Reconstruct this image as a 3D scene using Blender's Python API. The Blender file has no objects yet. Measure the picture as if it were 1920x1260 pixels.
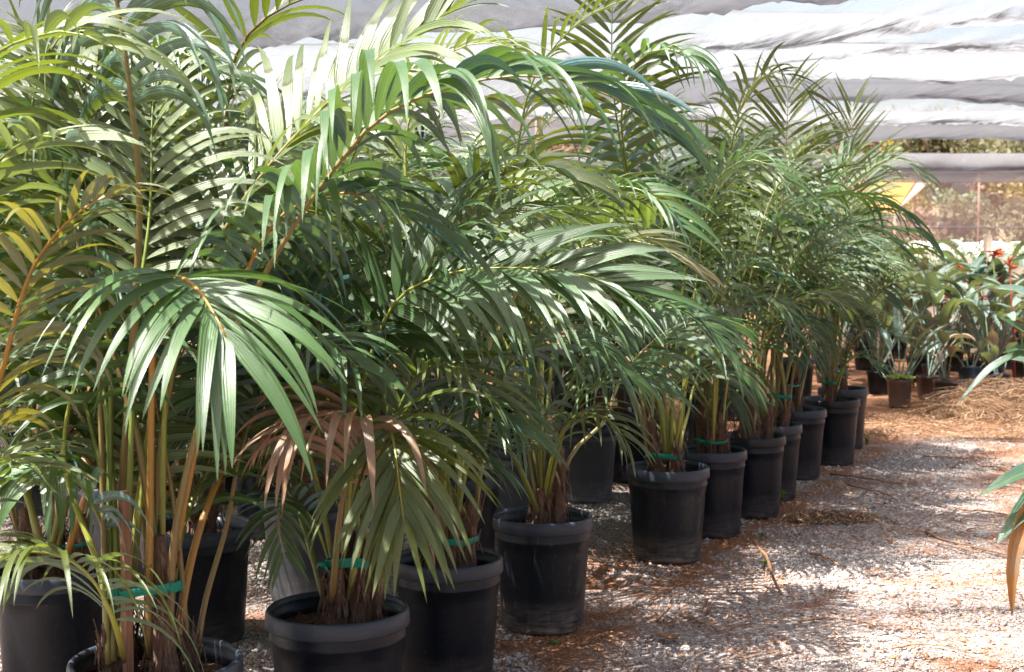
import bpy, math, random
import numpy as np
from mathutils import Vector, Matrix

R = math.radians
rng = np.random.default_rng(11)
random.seed(11)
scene = bpy.context.scene
COL = scene.collection

# ------------------------------------------------------------------ camera, sky, sun, exposure
CAMZ = 1.72
PITCH = 3.86
cam_d = bpy.data.cameras.new('camera')
cam = bpy.data.objects.new('camera', cam_d)
COL.objects.link(cam)
cam.location = (0, 0, CAMZ)
cam.rotation_euler = (R(90 - PITCH), 0, 0)
cam_d.lens = 50.0
cam_d.sensor_width = 36.0
cam_d.clip_start = 0.05
cam_d.clip_end = 2000
cam_d.dof.use_dof = True
cam_d.dof.focus_distance = 4.9
cam_d.dof.aperture_fstop = 6.3
scene.camera = cam

world = bpy.data.worlds.new('World')
scene.world = world
world.use_nodes = True
wn = world.node_tree
wn.nodes.clear()
wo = wn.nodes.new('ShaderNodeOutputWorld')
wb = wn.nodes.new('ShaderNodeBackground')
ws = wn.nodes.new('ShaderNodeTexSky')
ws.sky_type = 'NISHITA'
ws.sun_disc = False
SUN_EL, SUN_AZ = 66.0, 250.0
ws.sun_elevation = R(SUN_EL)
ws.sun_rotation = R(SUN_AZ)
ws.dust_density = 6.0
ws.air_density = 1.0
ws.ozone_density = 1.0
wb.inputs['Strength'].default_value = 0.095
wn.links.new(ws.outputs[0], wb.inputs['Color'])
wn.links.new(wb.outputs[0], wo.inputs['Surface'])

sun_d = bpy.data.lights.new('sun', 'SUN')
sun_d.energy = 5.0
sun_d.angle = R(0.5)
sun_d.color = (1.0, 0.97, 0.93)
sun = bpy.data.objects.new('sun', sun_d)
COL.objects.link(sun)
_az = R(SUN_AZ)
SV = Vector((math.sin(_az) * math.cos(R(SUN_EL)), math.cos(_az) * math.cos(R(SUN_EL)), math.sin(R(SUN_EL))))
sun.rotation_euler = SV.to_track_quat('Z', 'Y').to_euler()

scene.view_settings.view_transform = 'Standard'
scene.view_settings.look = 'None'
scene.view_settings.gamma = 1
scene.view_settings.use_curve_mapping = False
scene.view_settings.exposure = 1.88
scene.render.engine = 'CYCLES'
scene.cycles.use_denoising = True
scene.cycles.max_bounces = 8
scene.cycles.diffuse_bounces = 3
scene.cycles.glossy_bounces = 2
scene.cycles.transmission_bounces = 5
scene.cycles.transparent_max_bounces = 16
scene.cycles.sample_clamp_indirect = 6
scene.cycles.caustics_reflective = False
scene.cycles.caustics_refractive = False
scene.render.use_persistent_data = False

# ------------------------------------------------------------------ helpers
FPX = 50.0 / 36.0 * 1920
_th = R(PITCH)
FW = np.array((0, math.cos(_th), -math.sin(_th)))
UPV = np.array((0, math.sin(_th), math.cos(_th)))


def at(px, py, D):
    """the world point seen at that pixel of the photograph at depth y = D"""
    d = FW + (px - 960) / FPX * np.array((1., 0, 0)) + (630 - py) / FPX * UPV
    d = d * (D / d[1])
    return d + np.array((0, 0, CAMZ))


def ground(px, py):
    d = FW + (px - 960) / FPX * np.array((1., 0, 0)) + (630 - py) / FPX * UPV
    t = -CAMZ / d[2]
    return d * t + np.array((0, 0, CAMZ))


def norm(a):
    return a / (np.linalg.norm(a, axis=-1, keepdims=True) + 1e-9)


def make_mesh(name, V, F, attr=None, mats=(), smooth=True, mat_idx=None):
    me = bpy.data.meshes.new(name)
    V = np.asarray(V, dtype=np.float32).reshape(-1, 3)
    F = np.asarray(F, dtype=np.int32)
    k = F.shape[1]
    me.vertices.add(len(V))
    me.vertices.foreach_set('co', V.ravel())
    me.loops.add(F.size)
    me.loops.foreach_set('vertex_index', F.ravel())
    me.polygons.add(len(F))
    me.polygons.foreach_set('loop_start', np.arange(0, F.size, k, dtype=np.int32))
    if mat_idx is not None:
        me.polygons.foreach_set('material_index', np.asarray(mat_idx, dtype=np.int32))
    if smooth:
        me.polygons.foreach_set('use_smooth', np.ones(len(F), dtype=bool))
    me.update(calc_edges=True)
    if attr is not None:
        a = me.attributes.new('lf', 'FLOAT_COLOR', 'POINT')
        a.data.foreach_set('color', np.asarray(attr, dtype=np.float32).ravel())
    for m in mats:
        me.materials.append(m)
    return me


def link(name, me, parent=None, loc=None):
    o = bpy.data.objects.new(name, me)
    COL.objects.link(o)
    if parent is not None:
        o.parent = parent
    if loc is not None:
        o.location = loc
    return o


def tag(o, label=None, cat=None, group=None, kind=None):
    if label: o['label'] = label
    if cat: o['category'] = cat
    if group: o['group'] = group
    if kind: o['kind'] = kind
    return o


def empty(name, loc=(0, 0, 0), rz=0.0):
    o = bpy.data.objects.new(name, None)
    COL.objects.link(o)
    o.location = loc
    o.rotation_euler = (0, 0, rz)
    o.empty_display_size = 0.1
    return o


def copy_tree(src, parent=None):
    c = src.copy()
    COL.objects.link(c)
    c.parent = parent
    for ch in list(src.children):
        copy_tree(ch, c)
    return c


class MB:
    """collects grids of quads"""
    def __init__(self):
        self.V, self.F, self.A, self.M, self.n = [], [], [], [], 0

    def add(self, V, F, A=None, m=0):
        V = np.asarray(V, float).reshape(-1, 3)
        F = np.asarray(F, int)
        if F.shape[1] == 3:
            F = np.concatenate([F, F[:, 2:3]], 1)
        self.V.append(V); self.F.append(F + self.n)
        if A is None: A = np.zeros((len(V), 4))
        self.A.append(A)
        self.M.append(np.full(len(F), m))
        self.n += len(V)

    def tube(self, P, rad, sides=7, A=None, m=0, caps=True, flat=1.0):
        P = np.asarray(P, float)
        n = len(P)
        rad = np.broadcast_to(np.asarray(rad, float), (n,))
        T = norm(np.gradient(P, axis=0))
        ref = np.array((0.0, 0, 1.0)) if abs(T[0][2]) < 0.9 else np.array((1.0, 0, 0))
        a = norm(np.cross(T[0], ref))
        rings = []
        for i in range(n):
            a = norm(a - np.dot(a, T[i]) * T[i])
            b = np.cross(T[i], a)
            an = np.arange(sides) * 2 * math.pi / sides
            rings.append(P[i] + rad[i] * (np.cos(an)[:, None] * a + flat * np.sin(an)[:, None] * b))
        V = np.concatenate(rings)
        i = np.arange(n - 1)[:, None]; j = np.arange(sides)[None, :]
        q = np.stack([i * sides + j, i * sides + (j + 1) % sides, (i + 1) * sides + (j + 1) % sides, (i + 1) * sides + j], -1).reshape(-1, 4)
        At = np.zeros((len(V), 4))
        At[:, 0] = np.tile(np.arange(sides) / sides, n)
        At[:, 1] = np.repeat(np.linspace(0, 1, n), sides)
        if A is not None: At[:, 2:] = A
        if caps:
            V = np.concatenate([V, P[:1], P[-1:]])
            At = np.concatenate([At, At[:1], At[-1:]])
            jj = np.arange(sides)
            c0 = np.stack([(jj + 1) % sides, jj, np.full(sides, n * sides), np.full(sides, n * sides)], -1)
            c1 = np.stack([(n - 1) * sides + jj, (n - 1) * sides + (jj + 1) % sides, np.full(sides, n * sides + 1), np.full(sides, n * sides + 1)], -1)
            q = np.concatenate([q, c0, c1])
        self.add(V, q, At, m)

    def box(self, c, s, rot=None, m=0, A=None):
        c = np.asarray(c, float); s = np.asarray(s, float) / 2
        v = np.array([(x, y, z) for z in (-1, 1) for y in (-1, 1) for x in (-1, 1)], float) * s
        if rot is not None:
            v = v @ np.array(rot).T
        f = [(0, 2, 3, 1), (4, 5, 7, 6), (0, 1, 5, 4), (2, 6, 7, 3), (0, 4, 6, 2), (1, 3, 7, 5)]
        self.add(v + c, f, None if A is None else np.tile(A, (8, 1)), m)

    def lathe(self, prof, n=40, wob=None, m=0):
        prof = np.asarray(prof, float)
        k = len(prof)
        an = np.arange(n) * 2 * math.pi / n
        r = prof[:, 0][:, None] * np.ones(n)[None]
        z = prof[:, 1][:, None] * np.ones(n)[None]
        if wob is not None: r = r * (1 + wob(an)[None])
        V = np.stack([r * np.cos(an), r * np.sin(an), z], -1).reshape(-1, 3)
        i = np.arange(k - 1)[:, None]; j = np.arange(n)[None]
        q = np.stack([i * n + j, i * n + (j + 1) % n, (i + 1) * n + (j + 1) % n, (i + 1) * n + j], -1).reshape(-1, 4)
        self.add(V, q, None, m)

    def build(self, name, mats, parent=None, smooth=True, loc=None):
        V = np.concatenate(self.V); F = np.concatenate(self.F); A = np.concatenate(self.A); M = np.concatenate(self.M)
        if not isinstance(mats, (list, tuple)): mats = [mats]
        tri = F[:, 2] == F[:, 3]
        if tri.any():
            # split degenerate quads into honest triangles, keep everything as one mesh
            me = bpy.data.meshes.new(name)
            me.from_pydata(V.tolist(), [], [f[:3] if f[2] == f[3] else f for f in F.tolist()])
            me.polygons.foreach_set('material_index', M.astype(np.int32))
            if smooth: me.polygons.foreach_set('use_smooth', np.ones(len(F), dtype=bool))
            a = me.attributes.new('lf', 'FLOAT_COLOR', 'POINT')
            a.data.foreach_set('color', A.astype(np.float32).ravel())
            for mm in mats: me.materials.append(mm)
        else:
            me = make_mesh(name, V, F, A, mats, smooth, M)
        return link(name, me, parent, loc)


def catmull(P, n=64):
    P = np.asarray(P, float)
    Q = np.vstack([2 * P[0] - P[1], P, 2 * P[-1] - P[-2]])
    out = []
    for i in range(1, len(Q) - 2):
        p0, p1, p2, p3 = Q[i - 1], Q[i], Q[i + 1], Q[i + 2]
        for t in np.linspace(0, 1, 12, endpoint=False):
            out.append(0.5 * ((2 * p1) + (-p0 + p2) * t + (2 * p0 - 5 * p1 + 4 * p2 - p3) * t * t + (-p0 + 3 * p1 - 3 * p2 + p3) * t ** 3))
    out.append(Q[-2])
    out = np.array(out)
    d = np.concatenate([[0], np.cumsum(np.linalg.norm(np.diff(out, axis=0), axis=1))])
    s = np.linspace(0, d[-1], n)
    return np.stack([np.interp(s, d, out[:, k]) for k in range(3)], -1), d[-1]


def vnoise(x, y, seed=0, octaves=4):
    out = np.zeros_like(x, dtype=float); amp = 1.0; tot = 0
    for o in range(octaves):
        xi = np.floor(x).astype(np.int64); yi = np.floor(y).astype(np.int64)
        fx = x - xi; fy = y - yi
        fx = fx * fx * (3 - 2 * fx); fy = fy * fy * (3 - 2 * fy)

        def h(a, b):
            n = (a * 374761393 + b * 668265263 + (seed + o) * 2147483647) & 0xffffffff
            n = ((n ^ (n >> 13)) * 1274126177) & 0xffffffff
            return ((n ^ (n >> 16)) & 0xffff) / 65535.0
        v = (h(xi, yi) * (1 - fx) + h(xi + 1, yi) * fx) * (1 - fy) + (h(xi, yi + 1) * (1 - fx) + h(xi + 1, yi + 1) * fx) * fy
        out += amp * v; tot += amp; amp *= 0.5; x = x * 2.03 + 7.1; y = y * 2.03 + 3.7
    return out / tot


def grid_faces(N, r, c):
    i = np.arange(r - 1)[:, None]; j = np.arange(c - 1)[None]
    q = np.stack([i * c + j, i * c + j + 1, (i + 1) * c + j + 1, (i + 1) * c + j], -1).reshape(-1, 4)
    return (q[None] + (np.arange(N) * r * c)[:, None, None]).reshape(-1, 4)



# ------------------------------------------------------------------ node material helper
class NT:
    def __init__(self, name):
        self.m = bpy.data.materials.new(name)
        self.m.use_nodes = True
        self.t = self.m.node_tree
        self.t.nodes.clear()
        self.out = self.t.nodes.new('ShaderNodeOutputMaterial')

    def n(self, typ, **kw):
        nd = self.t.nodes.new('ShaderNode' + typ)
        for k, v in kw.items():
            if k in ('operation', 'blend_type', 'data_type', 'noise_dimensions', 'feature', 'attribute_name', 'wave_type', 'bands_direction', 'distance', 'vector_type', 'clamp', 'invert', 'use_clamp', 'object', 'musgrave_type', 'normalize', 'interpolation_type'):
                setattr(nd, k, v)
            else:
                self.set(nd, k, v)
        return nd

    def set(self, nd, k, v):
        key = {'_': ' '}.get(k, k)
        sock = nd.inputs[int(key[1:])] if key[0] == 'i' and key[1:].isdigit() else nd.inputs[key.replace('_', ' ')]
        if isinstance(v, bpy.types.NodeSocket):
            self.t.links.new(v, sock)
        elif isinstance(v, bpy.types.Node):
            self.t.links.new(v.outputs[0], sock)
        else:
            if isinstance(v, tuple) and len(v) == 3 and sock.type == 'RGBA': v = (*v, 1)
            sock.default_value = v

    def mix(self, f, a, b, mode='MIX'):
        nd = self.t.nodes.new('ShaderNodeMix'); nd.data_type = 'RGBA'; nd.blend_type = mode
        for i, v in ((0, f), (6, a), (7, b)):
            s = nd.inputs[i]
            if isinstance(v, bpy.types.NodeSocket): self.t.links.new(v, s)
            elif isinstance(v, bpy.types.Node): self.t.links.new(v.outputs[0], s)
            else:
                if isinstance(v, tuple) and len(v) == 3: v = (*v, 1)
                s.default_value = v
        return nd.outputs[2]

    def math(self, op, a, b=0.0, c=None, clamp=False):
        nd = self.t.nodes.new('ShaderNodeMath'); nd.operation = op; nd.use_clamp = clamp
        for i, v in enumerate((a, b) if c is None else (a, b, c)):
            if isinstance(v, bpy.types.NodeSocket): self.t.links.new(v, nd.inputs[i])
            else: nd.inputs[i].default_value = v
        return nd.outputs[0]

    def ramp(self, f, stops):
        nd = self.t.nodes.new('ShaderNodeValToRGB')
        self.t.links.new(f, nd.inputs[0])
        el = nd.color_ramp.elements
        while len(el) < len(stops): el.new(0.5)
        for e, (p, c) in zip(el, stops):
            e.position = p
            e.color = (c, c, c, 1) if isinstance(c, (int, float)) else (*c, 1)
        return nd.outputs[0]

    def noise(self, vec, scale, detail=4, rough=0.55, dist=0.0):
        nd = self.n('TexNoise', Scale=scale, Detail=detail, Roughness=rough, Distortion=dist)
        if vec is not None: self.t.links.new(vec, nd.inputs['Vector'])
        return nd.outputs['Fac'] if 'Fac' in nd.outputs else nd.outputs[0]

    def coord(self, which='Object', scale=(1, 1, 1)):
        tc = self.t.nodes.new('ShaderNodeTexCoord')
        mp = self.t.nodes.new('ShaderNodeMapping')
        self.t.links.new(tc.outputs[which], mp.inputs[0])
        mp.inputs['Scale'].default_value = scale
        return mp.outputs[0]

    def bump(self, h, strength=0.4, dist=0.01, normal=None):
        nd = self.n('Bump', Strength=strength, Distance=dist)
        self.t.links.new(h, nd.inputs['Height'])
        if normal is not None: self.t.links.new(normal, nd.inputs['Normal'])
        return nd.outputs[0]

    def surf(self, sh):
        self.t.links.new(sh if isinstance(sh, bpy.types.NodeSocket) else sh.outputs[0], self.out.inputs['Surface'])
        return self.m


def leaf_material(name, dark, light, back, trans, rib, gloss=0.36, tfac=0.24, dryc=(0.22, 0.115, 0.072), pleats=5.0, bloom=(0.19, 0.39, 0.42)):
    t = NT(name)
    at_ = t.n('Attribute', attribute_name='lf')
    sep = t.n('SeparateColor'); t.t.links.new(at_.outputs['Color'], sep.inputs[0])
    u, v, rnd = sep.outputs[0], sep.outputs[1], sep.outputs[2]
    dry = at_.outputs['Alpha']
    oc = t.coord('Object')
    nz = t.noise(oc, 9.0, 4)
    nf = t.noise(oc, 70.0, 2)
    base = t.mix(rnd, dark, light)
    base = t.mix(t.math('MULTIPLY', t.ramp(nz, [(0.35, 0.0), (0.75, 1.0)]), 0.38), base, bloom)
    # lengthwise ribs
    ph = t.math('MULTIPLY', u, pleats * 2 * math.pi)
    c = t.math('COSINE', ph)
    fine = t.math('COSINE', t.math('MULTIPLY', u, pleats * 6.5 * math.pi))
    ribm = t.math('POWER', t.math('MULTIPLY_ADD', c, 0.5, 0.5), 6.0)
    mid = t.math('SUBTRACT', 1.0, t.math('MULTIPLY', t.math('ABSOLUTE', t.math('SUBTRACT', u, 0.5)), 16.0), clamp=True)
    lines = t.math('ADD', t.math('MULTIPLY', ribm, 0.30), t.math('MULTIPLY', mid, 0.65), clamp=True)
    lines = t.math('MULTIPLY_ADD', fine, 0.05, lines, clamp=True)
    base = t.mix(lines, base, rib)
    # dry tip, freckles, dead leaflets
    tip = t.math('MULTIPLY_ADD', t.math('SUBTRACT', v, 0.90), 9.0, t.math('MULTIPLY', t.math('SUBTRACT', nz, 0.5), 1.6), clamp=True)
    tip = t.math('MULTIPLY', tip, t.ramp(rnd, [(0.25, 0.15), (0.7, 1.0)]))
    base = t.mix(tip, base, (0.32, 0.20, 0.09))
    edge = t.math('MULTIPLY', t.math('ABSOLUTE', t.math('SUBTRACT', u, 0.5)), 2.0)
    drm = t.math('ADD', dry, t.math('MULTIPLY', t.math('SUBTRACT', nz, 0.55), 0.8), clamp=True)
    drm = t.math('MULTIPLY', drm, t.math('GREATER_THAN', dry, 0.02))
    dcol = t.mix(nf, dryc, tuple(min(1, x * 1.9) for x in dryc))
    base = t.mix(drm, base, dcol)
    fr = t.ramp(nf, [(0.70, 0.0), (0.76, 1.0)])
    base = t.mix(t.math('MULTIPLY', fr, 0.35), base, (0.28, 0.24, 0.12))
    geo = t.n('NewGeometry')
    bcol = t.mix(t.math('MULTIPLY', drm, 0.9), t.mix(rnd, back, tuple(x * 0.75 for x in back)), dcol)
    colr = t.mix(geo.outputs['Backfacing'], base, bcol)
    h = t.math('MULTIPLY_ADD', c, -0.5, t.math('MULTIPLY', fine, -0.22))
    bp = t.bump(h, 0.45, 0.0022)
    pr = t.n('BsdfPrincipled', Roughness=gloss)
    t.t.links.new(colr, pr.inputs['Base Color'])
    rg = t.math('MULTIPLY_ADD', nz, 0.25, gloss - 0.1)
    t.t.links.new(rg, pr.inputs['Roughness'])
    pr.inputs['Specular IOR Level'].default_value = 0.9
    t.t.links.new(bp, pr.inputs['Normal'])
    tr = t.n('BsdfTranslucent')
    tc = t.mix(drm, t.mix(rnd, trans, tuple(x * 0.7 for x in trans)), tuple(min(1, x * 1.6) for x in dryc))
    t.t.links.new(tc, tr.inputs['Color'])
    t.t.links.new(bp, tr.inputs['Normal'])
    ms = t.n('MixShader', i0=tfac)
    t.t.links.new(pr.outputs[0], ms.inputs[1]); t.t.links.new(tr.outputs[0], ms.inputs[2])
    return t.surf(ms)


LEAF_TEAL = leaf_material('palm_leaf_blue_green', (0.005, 0.037, 0.043), (0.020, 0.086, 0.096), (0.055, 0.12, 0.03), (0.20, 0.36, 0.03), (0.19, 0.33, 0.30), tfac=0.17)
LEAF_OLIVE = leaf_material('palm_leaf_olive_green', (0.009, 0.044, 0.030), (0.028, 0.090, 0.055), (0.08, 0.115, 0.022), (0.30, 0.38, 0.02), (0.24, 0.29, 0.15), bloom=(0.18, 0.36, 0.29))
LEAF_PALE = leaf_material('palm_leaf_pale_green', (0.030, 0.088, 0.066), (0.070, 0.15, 0.115), (0.13, 0.18, 0.06), (0.34, 0.42, 0.06), (0.36, 0.38, 0.24))
LEAF_GOLD = leaf_material('palm_leaf_golden_green', (0.05, 0.085, 0.045), (0.11, 0.13, 0.06), (0.16, 0.15, 0.035), (0.42, 0.36, 0.02), (0.34, 0.30, 0.14))
LEAF_FAR = leaf_material('palm_leaf_far', (0.007, 0.045, 0.042), (0.026, 0.095, 0.085), (0.11, 0.16, 0.05), (0.28, 0.40, 0.03), (0.2, 0.25, 0.13), pleats=3.0)
PADDLE = leaf_material('strelitzia_leaf_grey_green', (0.09, 0.15, 0.11), (0.20, 0.27, 0.20), (0.18, 0.24, 0.15), (0.30, 0.38, 0.10), (0.32, 0.38, 0.25), pleats=9.0, gloss=0.42)
PADDLE_DARK = leaf_material('strelitzia_leaf_glossy_green', (0.018, 0.06, 0.024), (0.040, 0.10, 0.032), (0.08, 0.14, 0.04), (0.25, 0.40, 0.03), (0.16, 0.24, 0.08), pleats=9.0, gloss=0.3)


def petiole_material(name, c1, c2, base=(0.16, 0.10, 0.05)):
    t = NT(name)
    at_ = t.n('Attribute', attribute_name='lf')
    sep = t.n('SeparateColor'); t.t.links.new(at_.outputs['Color'], sep.inputs[0])
    oc = t.coord('Object', (30, 30, 3))
    nz = t.noise(oc, 2.0, 4)
    c = t.mix(nz, c1, c2)
    ll = t.math('MULTIPLY', t.math('SUBTRACT', 0.22, sep.outputs[1]), 3.0, clamp=True)
    c = t.mix(ll, c, base)
    pr = t.n('BsdfPrincipled', Roughness=0.42)
    t.t.links.new(c, pr.inputs['Base Color'])
    t.t.links.new(t.bump(nz, 0.25, 0.004), pr.inputs['Normal'])
    pr.inputs['Subsurface Weight'].default_value = 0.0
    return t.surf(pr)


PET = {
    'green': petiole_material('petiole_green', (0.10, 0.16, 0.025), (0.19, 0.22, 0.04)),
    'yellow': petiole_material('petiole_yellow_green', (0.30, 0.30, 0.04), (0.20, 0.24, 0.04)),
    'orange': petiole_material('petiole_orange', (0.36, 0.16, 0.025), (0.26, 0.17, 0.035)),
    'brown': petiole_material('petiole_brown', (0.16, 0.11, 0.035), (0.20, 0.16, 0.05)),
    'pale': petiole_material('petiole_pale', (0.40, 0.36, 0.16), (0.28, 0.30, 0.12)),
}


def fibre_mat():
    t = NT('palm_sheath_fibre')
    oc = t.coord('Object', (55, 55, 7))
    nz = t.noise(oc, 2.2, 6, 0.7, 1.5)
    n2 = t.noise(t.coord('Object'), 9, 3)
    c = t.ramp(nz, [(0.3, (0.035, 0.018, 0.012)), (0.5, (0.15, 0.085, 0.055)), (0.75, (0.42, 0.29, 0.20))])
    c = t.mix(t.math('MULTIPLY', n2, 0.5), c, (0.12, 0.05, 0.025))
    pr = t.n('BsdfPrincipled', Roughness=0.85)
    t.t.links.new(c, pr.inputs['Base Color'])
    t.t.links.new(t.bump(nz, 1.0, 0.012), pr.inputs['Normal'])
    return t.surf(pr)


FIBRE = fibre_mat()


def pot_mat(name, base, dust, amt):
    t = NT(name)
    oc = t.coord('Object')
    n1 = t.noise(oc, 3.2, 5, 0.6, 0.6)
    n2 = t.noise(t.coord('Object', (3, 3, 18)), 3.0, 4)
    n3 = t.noise(t.coord('Object', (38, 38, 2.2)), 1.1, 4, 0.6)
    sx = t.n('SeparateXYZ'); t.t.links.new(oc, sx.inputs[0])
    low = t.math('SUBTRACT', 1.0, t.math('MULTIPLY', sx.outputs[2], 6.0), clamp=True)
    d = t.math('ADD', t.math('MULTIPLY', low, 0.7), t.math('MULTIPLY', t.ramp(n1, [(0.50, 0.0), (0.72, 1.0)]), amt))
    d = t.math('MULTIPLY', d, t.ramp(n2, [(0.35, 0.1), (0.62, 1.0)]), clamp=True)
    c = t.mix(d, base, dust)
    run = t.math('MULTIPLY', t.ramp(n3, [(0.60, 0.0), (0.72, 1.0)]), t.math('MULTIPLY', n1, 0.5))
    c = t.mix(t.math('MULTIPLY', run, amt * 0.9), c, tuple(min(1, x * 1.5 + .02) for x in dust))
    sp = t.ramp(t.noise(oc, 60, 2), [(0.68, 0.0), (0.74, 1.0)])
    c = t.mix(t.math('MULTIPLY', sp, 0.25), c, dust)
    rg = t.math('MULTIPLY_ADD', d, 0.35, t.math('MULTIPLY_ADD', n1, 0.25, 0.28))
    pr = t.n('BsdfPrincipled')
    t.t.links.new(c, pr.inputs['Base Color']); t.t.links.new(rg, pr.inputs['Roughness'])
    pr.inputs['Specular IOR Level'].default_value = 0.32
    h = t.math('ADD', n1, t.math('MULTIPLY', n2, 0.15))
    t.t.links.new(t.bump(h, 0.35, 0.02), pr.inputs['Normal'])
    return t.surf(pr)


POT_BLACK = pot_mat('black_nursery_plastic', (0.002, 0.005, 0.011), (0.12, 0.10, 0.09), 0.24)
POT_DUSTY = pot_mat('dusty_black_plastic', (0.006, 0.009, 0.014), (0.24, 0.195, 0.165), 0.60)
POT_GREY = pot_mat('weathered_grey_plastic', (0.07, 0.075, 0.085), (0.26, 0.25, 0.26), 0.8)
RIM = pot_mat('rim_plastic', (0.034, 0.044, 0.060), (0.10, 0.10, 0.11), 0.3)
RIM_BLACK = pot_mat('rim_plastic_black', (0.014, 0.016, 0.02), (0.09, 0.08, 0.08), 0.3)
POT_CLAY = pot_mat('faded_brown_plastic', (0.12, 0.075, 0.06), (0.26, 0.16, 0.11), 0.7)
POT_CLAYD = pot_mat('dark_brown_plastic', (0.06, 0.035, 0.03), (0.2, 0.12, 0.09), 0.6)


def soil_mat():
    t = NT('bark_soil')
    oc = t.coord('Object')
    v = t.n('TexVoronoi', Scale=70.0); t.t.links.new(oc, v.inputs['Vector'])
    n = t.noise(oc, 30, 5)
    c = t.ramp(v.outputs['Color'], [(0.0, (0.025, 0.013, 0.009)), (0.5, (0.10, 0.042, 0.022)), (0.85, (0.20, 0.09, 0.05)), (1.0, (0.32, 0.19, 0.12))])
    pr = t.n('BsdfPrincipled', Roughness=0.9)
    t.t.links.new(c, pr.inputs['Base Color'])
    t.t.links.new(t.bump(t.math('ADD', v.outputs['Distance'], n), 1.0, 0.012), pr.inputs['Normal'])
    return t.surf(pr)


SOIL = soil_mat()


def simple(name, c1, c2=None, rough=0.7, scale=20, bump=0.3, spec=0.4, stretch=(1, 1, 1), trans=0.0):
    t = NT(name)
    if c2 is None: c2 = tuple(x * 0.7 for x in c1)
    n = t.noise(t.coord('Object', stretch), scale, 5, 0.6)
    c = t.mix(t.ramp(n, [(0.3, 0.0), (0.7, 1.0)]), c1, c2)
    pr = t.n('BsdfPrincipled', Roughness=rough)
    t.t.links.new(c, pr.inputs['Base Color'])
    pr.inputs['Specular IOR Level'].default_value = spec
    t.t.links.new(t.bump(n, bump, 0.01), pr.inputs['Normal'])
    if trans:
        tr = t.n('BsdfTranslucent'); t.t.links.new(c, tr.inputs[0])
        ms = t.n('MixShader', i0=trans)
        t.t.links.new(pr.outputs[0], ms.inputs[1]); t.t.links.new(tr.outputs[0], ms.inputs[2])
        return t.surf(ms)
    return t.surf(pr)


TAPE = simple('green_tie_tape', (0.0, 0.30, 0.20), (0.0, 0.20, 0.13), 0.35, 60, 0.5, 0.5, (1, 1, 6), 0.25)
WOOD = simple('stake_wood', (0.25, 0.125, 0.075), (0.14, 0.07, 0.042), 0.7, 6, 0.4, 0.3, (30, 30, 2))
POSTM = simple('weathered_post_wood', (0.45, 0.26, 0.20), (0.30, 0.17, 0.13), 0.8, 5, 0.3, 0.2, (8, 8, 1))
STICK = simple('dry_stick_bark', (0.36, 0.20, 0.11), (0.17, 0.085, 0.05), 0.8, 14, 0.6, 0.2, (8, 8, 8))
def straw_mat():
    t = NT('dry_straw')
    at_ = t.n('Attribute', attribute_name='lf')
    sep = t.n('SeparateColor'); t.t.links.new(at_.outputs['Color'], sep.inputs[0])
    c = t.ramp(sep.outputs[2], [(0.0, (0.13, 0.075, 0.045)), (0.4, (0.26, 0.14, 0.07)), (0.75, (0.40, 0.235, 0.12)), (1.0, (0.55, 0.40, 0.26))])
    pr = t.n('BsdfPrincipled', Roughness=0.8); t.t.links.new(c, pr.inputs['Base Color'])
    return t.surf(pr)


STRAW = straw_mat()
FLOWER_O = simple('orange_bract', (0.80, 0.17, 0.04), (0.55, 0.09, 0.03), 0.5, 30, 0.2, 0.3, trans=0.3)
FLOWER_R = simple('red_bract', (0.42, 0.06, 0.05), (0.28, 0.05, 0.05), 0.5, 30, 0.2, 0.3, trans=0.3)
WIRE = simple('steel_cable', (0.12, 0.11, 0.12), (0.07, 0.06, 0.07), 0.5, 30, 0.1, 0.5)
LIME = simple('lime_succulent', (0.50, 0.62, 0.16), (0.36, 0.50, 0.10), 0.5, 25, 0.2, 0.4, trans=0.35)
WEED = simple('weed_green', (0.14, 0.26, 0.04), (0.10, 0.18, 0.03), 0.5, 25, 0.2, 0.3, trans=0.35)
DRYLEAF = leaf_material('dried_orange_leaf', (0.40, 0.16, 0.03), (0.45, 0.22, 0.05), (0.40, 0.16, 0.03), (0.7, 0.3, 0.03), (0.3, 0.12, 0.04), dryc=(0.35, 0.13, 0.04))


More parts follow.
